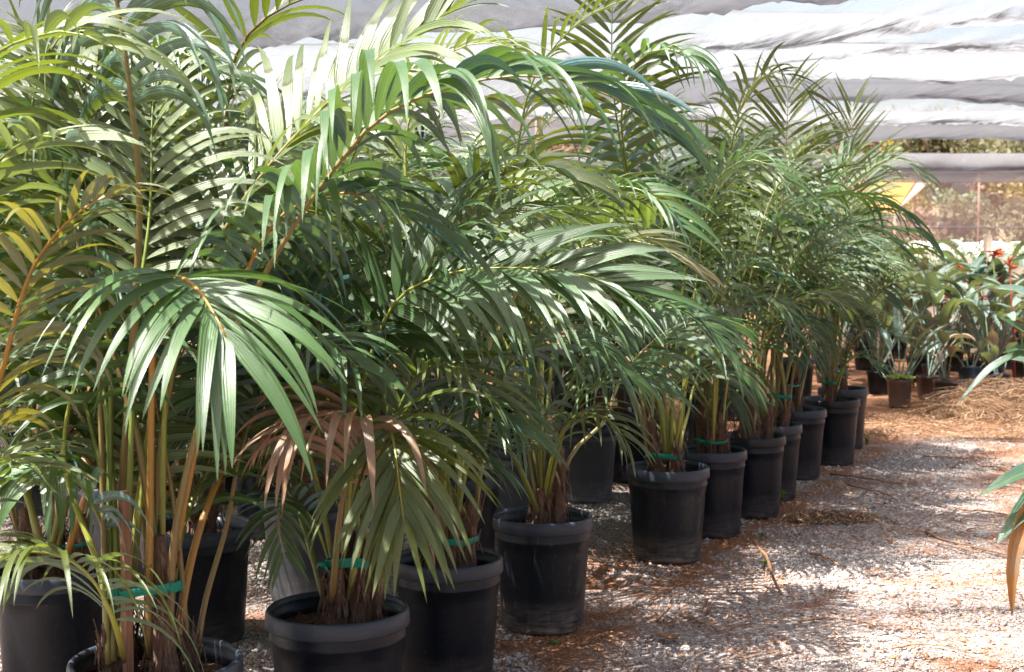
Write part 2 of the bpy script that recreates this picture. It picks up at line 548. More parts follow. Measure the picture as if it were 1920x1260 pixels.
# ------------------------------------------------------------------ ground
def ground_mat():
    t = NT('gravel_and_dirt')
    oc = t.coord('Object')
    sx = t.n('SeparateXYZ'); t.t.links.new(oc, sx.inputs[0])
    v = t.n('TexVoronoi', Scale=62.0); t.t.links.new(oc, v.inputs['Vector'])
    v2 = t.n('TexVoronoi', Scale=130.0); t.t.links.new(oc, v2.inputs['Vector'])
    big = t.noise(oc, 0.55, 5, 0.6, 0.5)
    med = t.noise(oc, 2.6, 5, 0.65, 0.4)
    fin = t.noise(oc, 40, 4)
    peb = t.ramp(v.outputs['Color'], [(0.0, (0.22, 0.195, 0.18)), (0.35, (0.42, 0.37, 0.34)), (0.7, (0.58, 0.53, 0.50)), (1.0, (0.74, 0.70, 0.66))])
    crev = t.ramp(v.outputs['Distance'], [(0.25, 1.0), (0.75, 0.3)])
    grav = t.mix(1.0, peb, t.mix(crev, (0.25, 0.16, 0.12), (1, 1, 1)), 'MULTIPLY')
    dirt = t.mix(fin, (0.28, 0.125, 0.062), (0.40, 0.20, 0.105))
    dirt = t.mix(t.ramp(med, [(0.35, 0.0), (0.7, 1.0)]), dirt, (0.22, 0.115, 0.068))
    duff = t.mix(fin, (0.19, 0.078, 0.038), (0.36, 0.165, 0.08))
    # where the loose dirt lies: beyond the gravel lane, and a wedge to the right
    far = t.math('MULTIPLY_ADD', t.math('SUBTRACT', sx.outputs[1], 12.1), 1.3, t.math('MULTIPLY', t.math('SUBTRACT', big, 0.5), 2.5), clamp=True)
    rgt = t.math('SUBTRACT', t.math('SUBTRACT', sx.outputs[0], t.math('MULTIPLY', sx.outputs[1], 0.30)), 0.22)
    rgt = t.math('MULTIPLY_ADD', rgt, 2.6, t.math('MULTIPLY', t.math('SUBTRACT', med, 0.52), 3.5), clamp=True)
    m = t.math('MAXIMUM', far, t.math('MULTIPLY', rgt, 0.85))
    # soil and old litter spilled round the front row of pots
    rowd = t.math('SUBTRACT', sx.outputs[0], t.math('MULTIPLY_ADD', sx.outputs[1], 0.47, -2.77))
    rm = t.math('SUBTRACT', 1.0, t.math('MULTIPLY', t.math('ABSOLUTE', t.math('ADD', rowd, -0.05)), 1.5), clamp=True)
    rm = t.math('MULTIPLY', t.math('MULTIPLY_ADD', t.math('SUBTRACT', med, 0.33), 5.0, 0.0, clamp=True), t.math('MULTIPLY', rm, 1.6, clamp=True))
    m2 = t.math('MULTIPLY', t.ramp(med, [(0.52, 0.0), (0.66, 1.0)]), 0.9)
    m2 = t.math('MAXIMUM', m2, rm)
    gcol = t.mix(m2, grav, duff)
    c = t.mix(m, gcol, dirt)
    pr = t.n('BsdfPrincipled', Roughness=0.92)
    pr.inputs['Specular IOR Level'].default_value = 0.2
    t.t.links.new(c, pr.inputs['Base Color'])
    h = t.math('MULTIPLY_ADD', v.outputs['Distance'], -1.0, t.math('MULTIPLY', v2.outputs['Distance'], -0.4))
    h = t.math('ADD', h, t.math('MULTIPLY', fin, 0.5))
    t.t.links.new(t.bump(h, 1.0, 0.014), pr.inputs['Normal'])
    return t.surf(pr)


GROUND = ground_mat()


def ground_h(x, y):
    return (vnoise(x * 1.3 + 50, y * 1.3 + 50, 3, 3) - 0.5) * 0.03


def build_ground():
    # fine near part joined to a coarse apron that reaches the horizon
    xs = np.unique(np.concatenate([np.linspace(-600, -14, 14), np.linspace(-14, 14, 141), np.linspace(14, 600, 14)]))
    ys = np.unique(np.concatenate([np.linspace(-60, 0, 8), np.linspace(0, 24, 121), np.linspace(24, 1200, 26)]))
    X, Y = np.meshgrid(xs, ys)
    w = np.clip((14 - np.abs(X)) / 3, 0, 1) * np.clip((24 - Y) / 4, 0, 1) * np.clip(Y / 2, 0, 1)
    Z = ground_h(X, Y) * w
    V = np.stack([X, Y, Z], -1).reshape(-1, 3)
    nx = len(xs)
    i = np.arange(len(ys) - 1)[:, None]; j = np.arange(nx - 1)[None]
    F = np.stack([i * nx + j, i * nx + j + 1, (i + 1) * nx + j + 1, (i + 1) * nx + j], -1).reshape(-1, 4)
    o = link('ground', make_mesh('ground', V, F, None, [GROUND]))
    tag(o, kind='structure')


build_ground()


def stone_mat():
    t = NT('gravel_stone')
    at_ = t.n('Attribute', attribute_name='lf')
    sep = t.n('SeparateColor'); t.t.links.new(at_.outputs['Color'], sep.inputs[0])
    c = t.ramp(sep.outputs[0], [(0.0, (0.17, 0.15, 0.14)), (0.25, (0.34, 0.30, 0.275)), (0.6, (0.50, 0.455, 0.42)), (0.86, (0.59, 0.55, 0.52)), (1.0, (0.70, 0.67, 0.64))])
    c = t.mix(t.math('MULTIPLY', sep.outputs[1], 0.75), c, (0.36, 0.20, 0.13))
    n = t.noise(t.coord('Object'), 90, 3)
    c = t.mix(t.math('MULTIPLY', n, 0.4), c, (0.2, 0.16, 0.14))
    pr = t.n('BsdfPrincipled', Roughness=0.85)
    pr.inputs['Specular IOR Level'].default_value = 0.3
    t.t.links.new(c, pr.inputs['Base Color'])
    t.t.links.new(t.bump(n, 0.4, 0.004), pr.inputs['Normal'])
    return t.surf(pr)


def build_gravel():
    ico = np.array([(1, 0, 0), (-1, 0, 0), (0, 1, 0), (0, -1, 0), (0, 0, 1), (0, 0, -1)], float)
    tri = np.array([(0, 2, 4), (2, 1, 4), (1, 3, 4), (3, 0, 4), (2, 0, 5), (1, 2, 5), (3, 1, 5), (0, 3, 5)])
    N = 240000
    y = 3.6 + (13.0 - 3.6) * rng.random(N) ** 1.1
    xl = -0.36 * y - 0.3; xr = 0.36 * y + 0.4
    x = xl + (xr - xl) * rng.random(N)
    dirt = np.clip((y - 12.1) * 1.2, 0, 1) + np.clip((x - 0.30 * y - 0.22) * 2.6 + (vnoise(x * 2.2, y * 2.2, 9) - 0.52) * 3.5, 0, 1) * 0.85
    patch = vnoise(x * 1.6 + 20, y * 1.6 + 4, 5)
    keep = rng.random(N) > np.clip(dirt, 0, 0.93)
    rowd = np.clip(1 - np.abs(x - (0.47 * y - 2.77) - .05) * 1.5, 0, 1) * 1.6
    keep &= rng.random(N) > np.clip(rowd, 0, 1) * np.clip((vnoise(x * 2.6, y * 2.6, 77) - .33) * 5, 0, .93)
    keep &= rng.random(N) > np.clip((patch - 0.47) * 8, 0, 0.86)
    x, y, patch = x[keep], y[keep], patch[keep]
    n = len(x)
    s = rng.lognormal(math.log(0.0062), 0.42, n).clip(0.0035, 0.022)
    sc = s[:, None] * rng.uniform(0.7, 1.35, (n, 3)); sc[:, 2] *= 0.7
    V = ico[None] * rng.uniform(0.7, 1.3, (n, 6, 1)) * sc[:, None]
    a = rng.random(n) * 6.28; ca, sa = np.cos(a)[:, None], np.sin(a)[:, None]
    tx = rng.normal(0, 0.35, n)[:, None]
    vx, vy, vz = V[..., 0], V[..., 1], V[..., 2]
    vy, vz = vy * np.cos(tx) - vz * np.sin(tx), vy * np.sin(tx) + vz * np.cos(tx)
    V = np.stack([vx * ca - vy * sa + x[:, None], vx * sa + vy * ca + y[:, None], vz + (ground_h(x, y) + sc[:, 2] * 0.35)[:, None]], -1)
    F = (tri[None] + (np.arange(n) * 6)[:, None, None]).reshape(-1, 3)
    A = np.zeros((n, 6, 4)); A[..., 0] = np.clip(rng.normal(0.52, 0.24, n), 0, 1)[:, None]
    A[..., 1] = np.clip((patch - 0.38) * 2.5 + rng.normal(0, 0.3, n), 0, 1)[:, None]
    o = link('gravel', make_mesh('gravel', V.reshape(-1, 3), F, A.reshape(-1, 4), [stone_mat()], smooth=False))
    tag(o, 'loose pale grey gravel covering the lane beside the palms', 'gravel', kind='stuff')


build_gravel()


def build_litter():
    """flat flakes and short fibres of dead leaf lying in drifts on the gravel"""
    mb = MB()
    t = NT('leaf_litter')
    at_ = t.n('Attribute', attribute_name='lf')
    sep = t.n('SeparateColor'); t.t.links.new(at_.outputs['Color'], sep.inputs[0])
    c = t.ramp(sep.outputs[0], [(0.0, (0.07, 0.03, 0.02)), (0.45, (0.22, 0.095, 0.045)), (0.8, (0.42, 0.20, 0.09)), (1.0, (0.56, 0.36, 0.22))])
    pr = t.n('BsdfPrincipled', Roughness=0.85); t.t.links.new(c, pr.inputs['Base Color'])
    m = t.surf(pr)
    N = 52000
    y = 3.8 + 11.5 * rng.random(N) ** 1.2
    x = (-0.36 * y - 0.3) + (0.72 * y + 0.7) * rng.random(N)
    patch = vnoise(x * 1.6 + 20, y * 1.6 + 4, 5)
    k = rng.random(N) < np.clip((patch - 0.44) * 6 + 0.12 + .7 * np.clip(1 - np.abs(x - (0.47 * y - 2.77) - .05) * 1.3, 0, 1), 0, 1)
    x, y = x[k], y[k]; n = len(x)
    L = rng.lognormal(math.log(0.022), 0.6, n).clip(0.006, 0.11); W = rng.uniform(0.0012, 0.006, n)
    a = rng.random(n) * 6.28
    d = np.stack([np.cos(a), np.sin(a), rng.normal(0, 0.13, n)], -1); w = np.stack([-np.sin(a), np.cos(a), rng.normal(0, 0.3, n)], -1)
    c0 = np.stack([x, y, ground_h(x, y) + 0.008 + np.abs(rng.normal(0, 0.005, n))], -1)
    bend = np.zeros((n, 3)); bend[:, 2] = L * rng.uniform(0, 0.25, n)
    P = [c0 - d * L[:, None] / 2, c0 + bend + w * rng.normal(0, 0.004, n)[:, None], c0 + d * L[:, None] / 2]
    V = np.stack([P[0] - w * W[:, None] * 0.4, P[0] + w * W[:, None] * 0.4, P[1] - w * W[:, None], P[1] + w * W[:, None], P[2] - w * W[:, None] * 0.3, P[2] + w * W[:, None] * 0.3], 1)
    F = (np.array([(0, 1, 3, 2), (2, 3, 5, 4)])[None] + (np.arange(n) * 6)[:, None, None]).reshape(-1, 4)
    A = np.zeros((n, 6, 4)); A[..., 0] = rng.random(n)[:, None]
    o = link('leaf_litter', make_mesh('leaf_litter', V.reshape(-1, 3), F, A.reshape(-1, 4), [m], smooth=False))
    tag(o, 'reddish brown leaf litter and fibres drifted over the gravel', 'leaf litter', kind='stuff')


build_litter()


# ------------------------------------------------------------------ shade cloth ceiling
def net_mat(name, col, dens, trl, streak=1.0, sharp=4.0, dirt=(0.028, 0.026, 0.032)):  # dirt: dark tone of the painted crease shade
    """knitted cloth: part open, part thread; shade of creases and doubled folds is painted dark along the sags (attribute R = across the bay, G = x)"""
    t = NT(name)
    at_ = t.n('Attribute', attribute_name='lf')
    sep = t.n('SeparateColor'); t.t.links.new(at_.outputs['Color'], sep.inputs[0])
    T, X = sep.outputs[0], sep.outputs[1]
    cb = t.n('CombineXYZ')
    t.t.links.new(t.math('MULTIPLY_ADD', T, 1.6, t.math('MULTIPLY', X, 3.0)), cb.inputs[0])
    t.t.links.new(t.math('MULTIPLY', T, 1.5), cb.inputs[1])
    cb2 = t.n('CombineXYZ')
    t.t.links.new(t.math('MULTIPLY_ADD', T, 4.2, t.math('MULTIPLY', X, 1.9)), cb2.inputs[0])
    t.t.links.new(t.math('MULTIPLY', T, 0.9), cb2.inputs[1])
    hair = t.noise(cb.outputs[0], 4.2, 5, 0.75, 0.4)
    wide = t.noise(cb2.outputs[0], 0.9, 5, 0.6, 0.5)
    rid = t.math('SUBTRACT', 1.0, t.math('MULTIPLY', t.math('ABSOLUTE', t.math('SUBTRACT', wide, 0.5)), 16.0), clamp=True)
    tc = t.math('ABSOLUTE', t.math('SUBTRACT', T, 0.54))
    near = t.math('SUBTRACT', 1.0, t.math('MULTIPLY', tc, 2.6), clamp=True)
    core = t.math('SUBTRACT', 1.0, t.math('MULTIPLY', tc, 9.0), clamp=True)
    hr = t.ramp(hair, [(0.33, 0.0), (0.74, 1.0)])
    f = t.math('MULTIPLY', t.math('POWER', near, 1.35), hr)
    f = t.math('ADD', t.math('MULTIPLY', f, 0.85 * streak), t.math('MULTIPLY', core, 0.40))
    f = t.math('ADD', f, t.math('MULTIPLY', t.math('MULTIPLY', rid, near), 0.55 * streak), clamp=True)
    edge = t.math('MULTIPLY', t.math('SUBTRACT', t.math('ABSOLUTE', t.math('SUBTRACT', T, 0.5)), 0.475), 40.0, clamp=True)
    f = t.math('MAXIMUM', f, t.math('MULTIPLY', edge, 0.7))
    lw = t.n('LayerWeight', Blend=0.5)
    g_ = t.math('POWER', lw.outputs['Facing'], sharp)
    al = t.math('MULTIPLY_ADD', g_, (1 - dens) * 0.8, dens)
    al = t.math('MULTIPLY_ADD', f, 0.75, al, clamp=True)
    c = t.mix(f, col, dirt)  # crease shade painted into the thread colour
    df = t.n('BsdfDiffuse'); t.t.links.new(c, df.inputs[0])
    tl = t.n('BsdfTranslucent'); t.t.links.new(c, tl.inputs[0])
    m1 = t.n('MixShader', i0=trl)
    t.t.links.new(df.outputs[0], m1.inputs[1]); t.t.links.new(tl.outputs[0], m1.inputs[2])
    tr = t.n('BsdfTransparent')
    m2 = t.n('MixShader'); t.t.links.new(al, m2.inputs[0])
    t.t.links.new(tr.outputs[0], m2.inputs[1]); t.t.links.new(m1.outputs[0], m2.inputs[2])
    return t.surf(m2)


NET_WHITE = net_mat('white_shade_cloth', (0.36, 0.37, 0.39), 0.22, 0.5, dirt=(0.06, 0.059, 0.062))  # dirt sets a softer painted crease shade here
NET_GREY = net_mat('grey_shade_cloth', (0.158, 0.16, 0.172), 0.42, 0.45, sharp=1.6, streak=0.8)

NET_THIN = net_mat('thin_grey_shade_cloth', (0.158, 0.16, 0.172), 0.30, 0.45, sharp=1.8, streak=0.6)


def cloth_edge(X, y, z, sd):
    e = (vnoise(X * 0.30 + sd * 2.3, X * 0 + sd, sd, 2) - .5)
    return y + e * 0.5, z + 0.10 * (vnoise(X * 0.4 + sd, X * 0 + 9.0, sd + 3, 2) - .5)


def cloth_bay(n0, n1, sag, mat, label, seed, x0=-13, x1=15, slope=0.0):
    nx, ny = 330, 26
    X, T = np.meshgrid(np.linspace(x0, x1, nx), np.linspace(0, 1, ny))
    ya, za = cloth_edge(X, *n0); yb, zb = cloth_edge(X, *n1)
    Y = ya + (yb - ya) * T
    sg = sag * np.clip(0.7 + 0.6 * vnoise(X * 0.28 + seed * 3.1, X * 0 + 1.7, seed + 5, 2) - slope * (X - 2.0), 0.25, 1.8)
    Z = za + (zb - za) * T - sg * (4 * T * (1 - T)) ** 0.85
    wv = np.clip(np.sin(T * math.pi), 0, 1)
    Z += 0.05 * wv * (vnoise((X + Y * 0.6) * 2.2, (Y - X * 0.2) * 0.9, seed + 9, 4) - 0.5) * 2
    rid = np.abs(vnoise(X * 2.0 + T * 2.4, T * 0.8, seed + 21, 2) - 0.5)
    Z -= 0.05 * wv * np.exp(-rid * 20)
    V = np.stack([X, Y, Z], -1).reshape(-1, 3)
    A = np.zeros((ny, nx, 4)); A[..., 0] = T; A[..., 1] = X + seed * 7.7
    o = link('shade_cloth', make_mesh('shade_cloth', V, grid_faces(1, ny, nx), A.reshape(-1, 4), [mat]))
    tag(o, label, 'shade cloth', GRP_CL)
    return o


GRP_CL = 'shade cloth panels sagging between the roof cables'
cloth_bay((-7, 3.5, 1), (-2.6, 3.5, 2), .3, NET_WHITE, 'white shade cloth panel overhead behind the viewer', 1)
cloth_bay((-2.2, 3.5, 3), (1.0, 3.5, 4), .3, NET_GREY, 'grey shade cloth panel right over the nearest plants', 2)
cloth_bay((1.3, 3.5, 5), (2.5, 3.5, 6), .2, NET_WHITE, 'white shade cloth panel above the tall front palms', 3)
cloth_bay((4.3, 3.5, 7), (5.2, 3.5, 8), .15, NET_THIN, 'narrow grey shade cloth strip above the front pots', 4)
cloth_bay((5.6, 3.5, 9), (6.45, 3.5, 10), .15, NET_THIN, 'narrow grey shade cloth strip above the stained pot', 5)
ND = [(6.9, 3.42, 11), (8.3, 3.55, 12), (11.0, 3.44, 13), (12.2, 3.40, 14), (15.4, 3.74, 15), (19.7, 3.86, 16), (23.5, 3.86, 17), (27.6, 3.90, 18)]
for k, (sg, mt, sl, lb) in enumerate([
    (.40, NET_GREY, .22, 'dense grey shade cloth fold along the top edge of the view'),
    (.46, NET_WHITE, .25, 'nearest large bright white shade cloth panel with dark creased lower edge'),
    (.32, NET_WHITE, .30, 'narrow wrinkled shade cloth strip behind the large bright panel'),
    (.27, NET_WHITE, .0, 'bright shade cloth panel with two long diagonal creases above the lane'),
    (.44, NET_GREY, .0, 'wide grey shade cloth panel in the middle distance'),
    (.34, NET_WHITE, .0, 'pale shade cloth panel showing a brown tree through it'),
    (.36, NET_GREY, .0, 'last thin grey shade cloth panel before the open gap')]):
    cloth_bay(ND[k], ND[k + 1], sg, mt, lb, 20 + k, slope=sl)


def drape():
    nx, ny = 220, 14
    X, T = np.meshgrid(np.linspace(-24, 30, nx), np.linspace(0, 1, ny))
    Z = 3.78 - 0.66 * T - 0.06 * vnoise(X * 0.5, T, 31, 3) * T
    Y = 34 - 0.25 * np.sin(T * 3) + 0.2 * (vnoise(X * 1.4 + T, T * 1.5, 33, 4) - .5)
    V = np.stack([X, Y, Z], -1).reshape(-1, 3)
    A = np.zeros((ny, nx, 4)); A[..., 0] = T; A[..., 1] = X
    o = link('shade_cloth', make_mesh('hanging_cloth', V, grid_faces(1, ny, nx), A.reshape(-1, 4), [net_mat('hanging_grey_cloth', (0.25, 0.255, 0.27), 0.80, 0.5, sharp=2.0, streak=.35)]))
    tag(o, 'long grey shade cloth hanging as a level band at the far end', 'shade cloth', GRP_CL)


drape()
for k, (nd, lb) in enumerate([(ND[1], 'thin dark roof cable above the nearest bright cloth panel'), (ND[3], 'thin dark roof cable between bright cloth panels'),
                              (ND[4], 'thin dark roof cable in front of the wide grey cloth'), (ND[5], 'thin dark roof cable behind the wide grey cloth'),
                              (ND[6], 'thin dark roof cable behind the pale cloth panel'), ((33.7, 3.30, 40), 'far dark cable crossing the hanging grey cloth')]):
    mb = MB(); xs = np.linspace(-13, 15, 60); ye, ze = cloth_edge(xs, *nd)
    mb.tube(np.stack([xs, ye, ze], -1), 0.009, 5)
    o = mb.build('roof_cable', WIRE); tag(o, lb, 'cable', 'cables that carry the shade cloth')


def roof_post(px, D, top, lb):
    p = at(px, 600, D)
    mb = MB(); mb.tube([(0, 0, 0), (0.01, 0, top * 0.5), (0, 0, top)], [0.075, 0.07, 0.066], 10)
    o = mb.build('roof_post', POSTM, loc=(p[0], D, 0)); tag(o, lb, 'post', 'wooden posts of the shade house')


roof_post(273, 15.5, 3.9, 'reddish round wooden post seen between fronds at upper left')
roof_post(1010, 23.6, 4.0, 'round wooden post hidden behind the central palms')
roof_post(-300, 8.2, 3.6, 'round wooden post beyond the left of the view')
roof_post(2250, 8.2, 3.6, 'round wooden post beyond the right of the view')


# ------------------------------------------------------------------ far end: fence net, bank, trees
def build_far():
    f = empty('shade_fence', (0, 36, 0))
    tag(f, 'see-through mauve shade net fence closing the far end', 'fence')
    t = NT('mauve_fence_net')
    n1 = t.noise(t.coord('Object', (1, 1, 1)), 1.2, 5)
    a = t.math('MULTIPLY_ADD', n1, 0.25, 0.22)
    df = t.n('BsdfDiffuse', Color=(0.42, 0.33, 0.32)); tl = t.n('BsdfTranslucent', Color=(0.5, 0.4, 0.38))
    m1 = t.n('MixShader', i0=0.4); t.t.links.new(df.outputs[0], m1.inputs[1]); t.t.links.new(tl.outputs[0], m1.inputs[2])
    tr = t.n('BsdfTransparent'); m2 = t.n('MixShader'); t.t.links.new(a, m2.inputs[0])
    t.t.links.new(tr.outputs[0], m2.inputs[1]); t.t.links.new(m1.outputs[0], m2.inputs[2])
    fm = t.surf(m2)
    nx, ny = 160, 10
    X, T = np.meshgrid(np.linspace(-26, 32, nx), np.linspace(0, 1, ny))
    V = np.stack([X, 0.12 * (vnoise(X * 0.8, T * 2, 41, 3) - .5), 0.02 + 3.4 * T], -1).reshape(-1, 3)
    i = np.arange(ny - 1)[:, None]; j = np.arange(nx - 1)[None]
    F = np.stack([i * nx + j, i * nx + j + 1, (i + 1) * nx + j + 1, (i + 1) * nx + j], -1).reshape(-1, 4)
    link('net', make_mesh('net', V, F, None, [fm]), f)
    for z in (0.4, 2.02, 3.42):
        mb = MB(); xs = np.linspace(-26, 32, 40)
        mb.tube(np.stack([xs, xs * 0 - 0.08, z + 0.02 * np.sin(xs * .7)], -1), 0.016, 5); mb.build('wire', WIRE, f)
    for x in np.arange(-25, 32, 4.6):
        mb = MB(); mb.tube([(x, 0.1, 0), (x, 0.1, 3.6)], 0.02, 8); mb.build('post', POSTM, f)

    # brushy bank behind the fence
    bm = simple('dry_bank_soil', (0.24, 0.165, 0.115), (0.16, 0.12, 0.07), 0.9, 0.5, 0.5, 0.1)
    xs = np.linspace(-70, 80, 60); ys = np.linspace(43, 110, 24)
    X, Y = np.meshgrid(xs, ys)
    Z = np.clip((Y - 43) / 20, 0, 1) ** 0.8 * 3.4 * (0.8 + 0.4 * vnoise(X * 0.1 + 9, Y * 0.1, 51, 3)) - 0.05
    V = np.stack([X, Y, Z], -1).reshape(-1, 3); nx = 60
    i = np.arange(23)[:, None]; j = np.arange(nx - 1)[None]
    F = np.stack([i * nx + j, i * nx + j + 1, (i + 1) * nx + j + 1, (i + 1) * nx + j], -1).reshape(-1, 4)
    tag(link('hillside', make_mesh('hillside', V, F, None, [bm])), kind='structure')


build_far()


def leaf_cloud(n, c, r, size, mb, seed, clumps=14, squash=1.0):
    g = np.random.default_rng(seed)
    cc = g.normal(0, 1, (clumps, 3)); cc = norm(cc) * g.uniform(0.25, 0.85, (clumps, 1)) * np.array(r)
    k = g.integers(0, clumps, n)
    p = cc[k] + norm(g.normal(0, 1, (n, 3))) * (g.random((n, 1)) ** 0.5) * np.array(r) * 0.42
    p = p + np.array(c)
    d = norm(g.normal(0, 1, (n, 3)) + np.array((0, 0, 0.2))); w = norm(np.cross(d, g.normal(0, 1, (n, 3))))
    L = size * g.uniform(0.6, 1.4, (n, 1)); W = L * 0.32
    V = np.stack([p - d * L / 2, p + w * W, p + d * L / 2, p - w * W], 1)
    F = np.arange(n * 4).reshape(-1, 4)
    A = np.zeros((n, 4, 4)); A[:, :, 2] = (g.random(clumps)[k] * 0.6 + g.random(n) * 0.4)[:, None]
    A[:, 0, 1] = 0.0; A[:, 2, 1] = 0.8; A[:, 1:4:2, 1] = 0.4; A[:, 1, 0] = 0.9; A[:, 3, 0] = 0.1; A[:, 0, 0] = A[:, 2, 0] = 0.4
    mb.add(V.reshape(-1, 3), F, A.reshape(-1, 4))


def cloud_mat(name, c1, c2, tr):
    t = NT(name)
    at_ = t.n('Attribute', attribute_name='lf')
    sep = t.n('SeparateColor'); t.t.links.new(at_.outputs['Color'], sep.inputs[0])
    c = t.mix(sep.outputs[2], c1, c2)
    pr = t.n('BsdfPrincipled', Roughness=0.6); t.t.links.new(c, pr.inputs['Base Color'])
    tl = t.n('BsdfTranslucent'); t.t.links.new(t.mix(0.5, c, tr), tl.inputs[0])
    ms = t.n('MixShader', i0=0.35); t.t.links.new(pr.outputs[0], ms.inputs[1]); t.t.links.new(tl.outputs[0], ms.inputs[2])
    return t.surf(ms)


CL = {'olive': cloud_mat('olive_brown_leaves', (0.10, 0.10, 0.05), (0.20, 0.18, 0.09), (0.25, 0.25, 0.08)),
      'rust': cloud_mat('rusty_leaves', (0.15, 0.09, 0.055), (0.25, 0.155, 0.09), (0.3, 0.19, 0.08)),
      'yellow': cloud_mat('yellow_green_leaves', (0.30, 0.26, 0.05), (0.45, 0.36, 0.06), (0.6, 0.5, 0.05)),
      'pale': cloud_mat('pale_sage_leaves', (0.28, 0.31, 0.18), (0.50, 0.52, 0.36), (0.5, 0.6, 0.3)),
      'sage': cloud_mat('sage_green_leaves', (0.14, 0.19, 0.11), (0.30, 0.34, 0.20), (0.4, 0.5, 0.2))}
BARK = simple('grey_bark', (0.20, 0.15, 0.12), (0.12, 0.09, 0.07), 0.9, 10, 0.6, 0.2, (1, 1, 0.2))


def far_tree(x, y, z0, h, w, kind, lb, seed):
    t = empty('broadleaf_tree', (x, y, z0)); tag(t, lb, 'tree', 'trees beyond the far fence')
    mb = MB(); mb.tube([(0, 0, -0.3), (0.1, 0, h * .3), (0, 0.1, h * .62)], [w * .07, w * .05, w * .02], 8)
    g = np.random.default_rng(seed)
    for k in range(6):
        a = g.random() * 6.28; r = w * 0.36
        mb.tube([(0.05, 0, h * .28), (math.cos(a) * r * .5, math.sin(a) * r * .5, h * .48), (math.cos(a) * r, math.sin(a) * r, h * .66)], [w * .03, w * .02, w * .008], 5)
    mb.build('trunk', BARK, t)
    mb = MB(); leaf_cloud(2600, (0, 0, h * .64), (w / 2, w / 2, h * .36), 0.30, mb, seed, 22)
    mb.build('crown', CL[kind], t)


far_tree(*at(1765, 300, 66)[:2], 3.0, 5.4, 6.2, 'olive', 'brownish olive tree seen through the pale cloth at right', 71)
far_tree(*at(1700, 300, 70)[:2], 2.9, 4.6, 4.0, 'yellow', 'small yellow green tree left of the brownish olive tree', 72)
far_tree(*at(1915, 300, 74)[:2], 2.9, 4.6, 5.0, 'olive', 'rounded tree at the far right edge beyond the fence', 73)
far_tree(*at(1560, 300, 66)[:2], 2.9, 4.6, 5.0, 'rust', 'rust coloured tree just behind the palm tips at right', 74)
far_tree(*at(1400, 300, 72)[:2], 2.9, 6.4, 7.0, 'olive', 'broad tree beyond the fence behind the middle palms', 75)
far_tree(*at(1000, 300, 72)[:2], 2.9, 5.8, 7.0, 'rust', 'reddish tree beyond the fence behind the central palms', 76)
far_tree(*at(560, 300, 70)[:2], 2.9, 6.8, 7.5, 'olive', 'tree beyond the fence behind the left palms', 77)
far_tree(*at(120, 300, 70)[:2], 2.9, 5.8, 6.5, 'olive', 'tree beyond the fence at far left', 78)


def shrub(x, y, z0, r, h, kind, lb, grp, seed, n=700, size=0.12):
    t = empty('shrub', (x, y, z0)); tag(t, lb, 'shrub', grp)
    mb = MB(); g = np.random.default_rng(seed)
    for k in range(5):
        a = g.random() * 6.28
        mb.tube([(0, 0, -0.1), (math.cos(a) * r * .3, math.sin(a) * r * .3, h * .4), (math.cos(a) * r * .6, math.sin(a) * r * .6, h * .8)], [0.03, 0.02, 0.008], 5)
    mb.build('stem', BARK, t)
    mb = MB(); leaf_cloud(n, (0, 0, h * .55), (r, r, h * .5), size, mb, seed, 12); mb.build('foliage', CL[kind], t)


g = np.random.default_rng(5)
kinds = ['olive', 'rust', 'olive', 'sage', 'olive', 'rust', 'yellow']
for k in range(16):
    px = 1530 + k * 27 + g.uniform(-10, 10); D = g.uniform(44, 58)
    p = at(px, 400, D); z0 = max(0, ((D - 43) / 20)) ** 0.8 * 3.0
    kk = kinds[k % 7]
    wh = ['hidden behind the far palms', 'left of the yellow awning', 'behind the yellow awning', 'just right of the yellow awning', 'under the brownish olive tree', 'right of the brownish olive tree', 'at the right edge', 'past the right edge'][0 if px < 1520 else 1 if px < 1590 else 2 if px < 1670 else 3 if px < 1740 else 4 if px < 1800 else 5 if px < 1870 else 6 if px < 1930 else 7]
    shrub(p[0], D, z0, g.uniform(1.0, 2.0), g.uniform(1.4, 2.6), kk, {'olive': 'olive brown scrub bush on the far bank, ' + wh, 'rust': 'rusty brown scrub bush on the far bank, ' + wh,
          'sage': 'grey green scrub bush on the far bank, ' + wh, 'yellow': 'yellowish scrub bush on the far bank, ' + wh}[kk], 'scrub on the bank behind the fence', 200 + k, 900, 0.22)

# yellow awning beyond the fence
t = empty('yellow_awning', tuple(at(1655, 420, 39) * np.array((1, 1, 0)))); tag(t, 'orange yellow tarpaulin awning on poles behind the net fence', 'awning')
p0 = at(1655, 420, 39)
YEL = simple('yellow_tarpaulin', (0.60, 0.32, 0.06), (0.46, 0.24, 0.05), 0.6, 1.2, 0.4, 0.2, trans=0.3)
PNK = simple('pink_tarpaulin_edge', (0.72, 0.42, 0.34), (0.6, 0.32, 0.26), 0.6, 2.0, 0.4, 0.2, trans=0.3)


def loc_(px, py, D): return at(px, py, D) - np.array((p0[0], p0[1], 0))


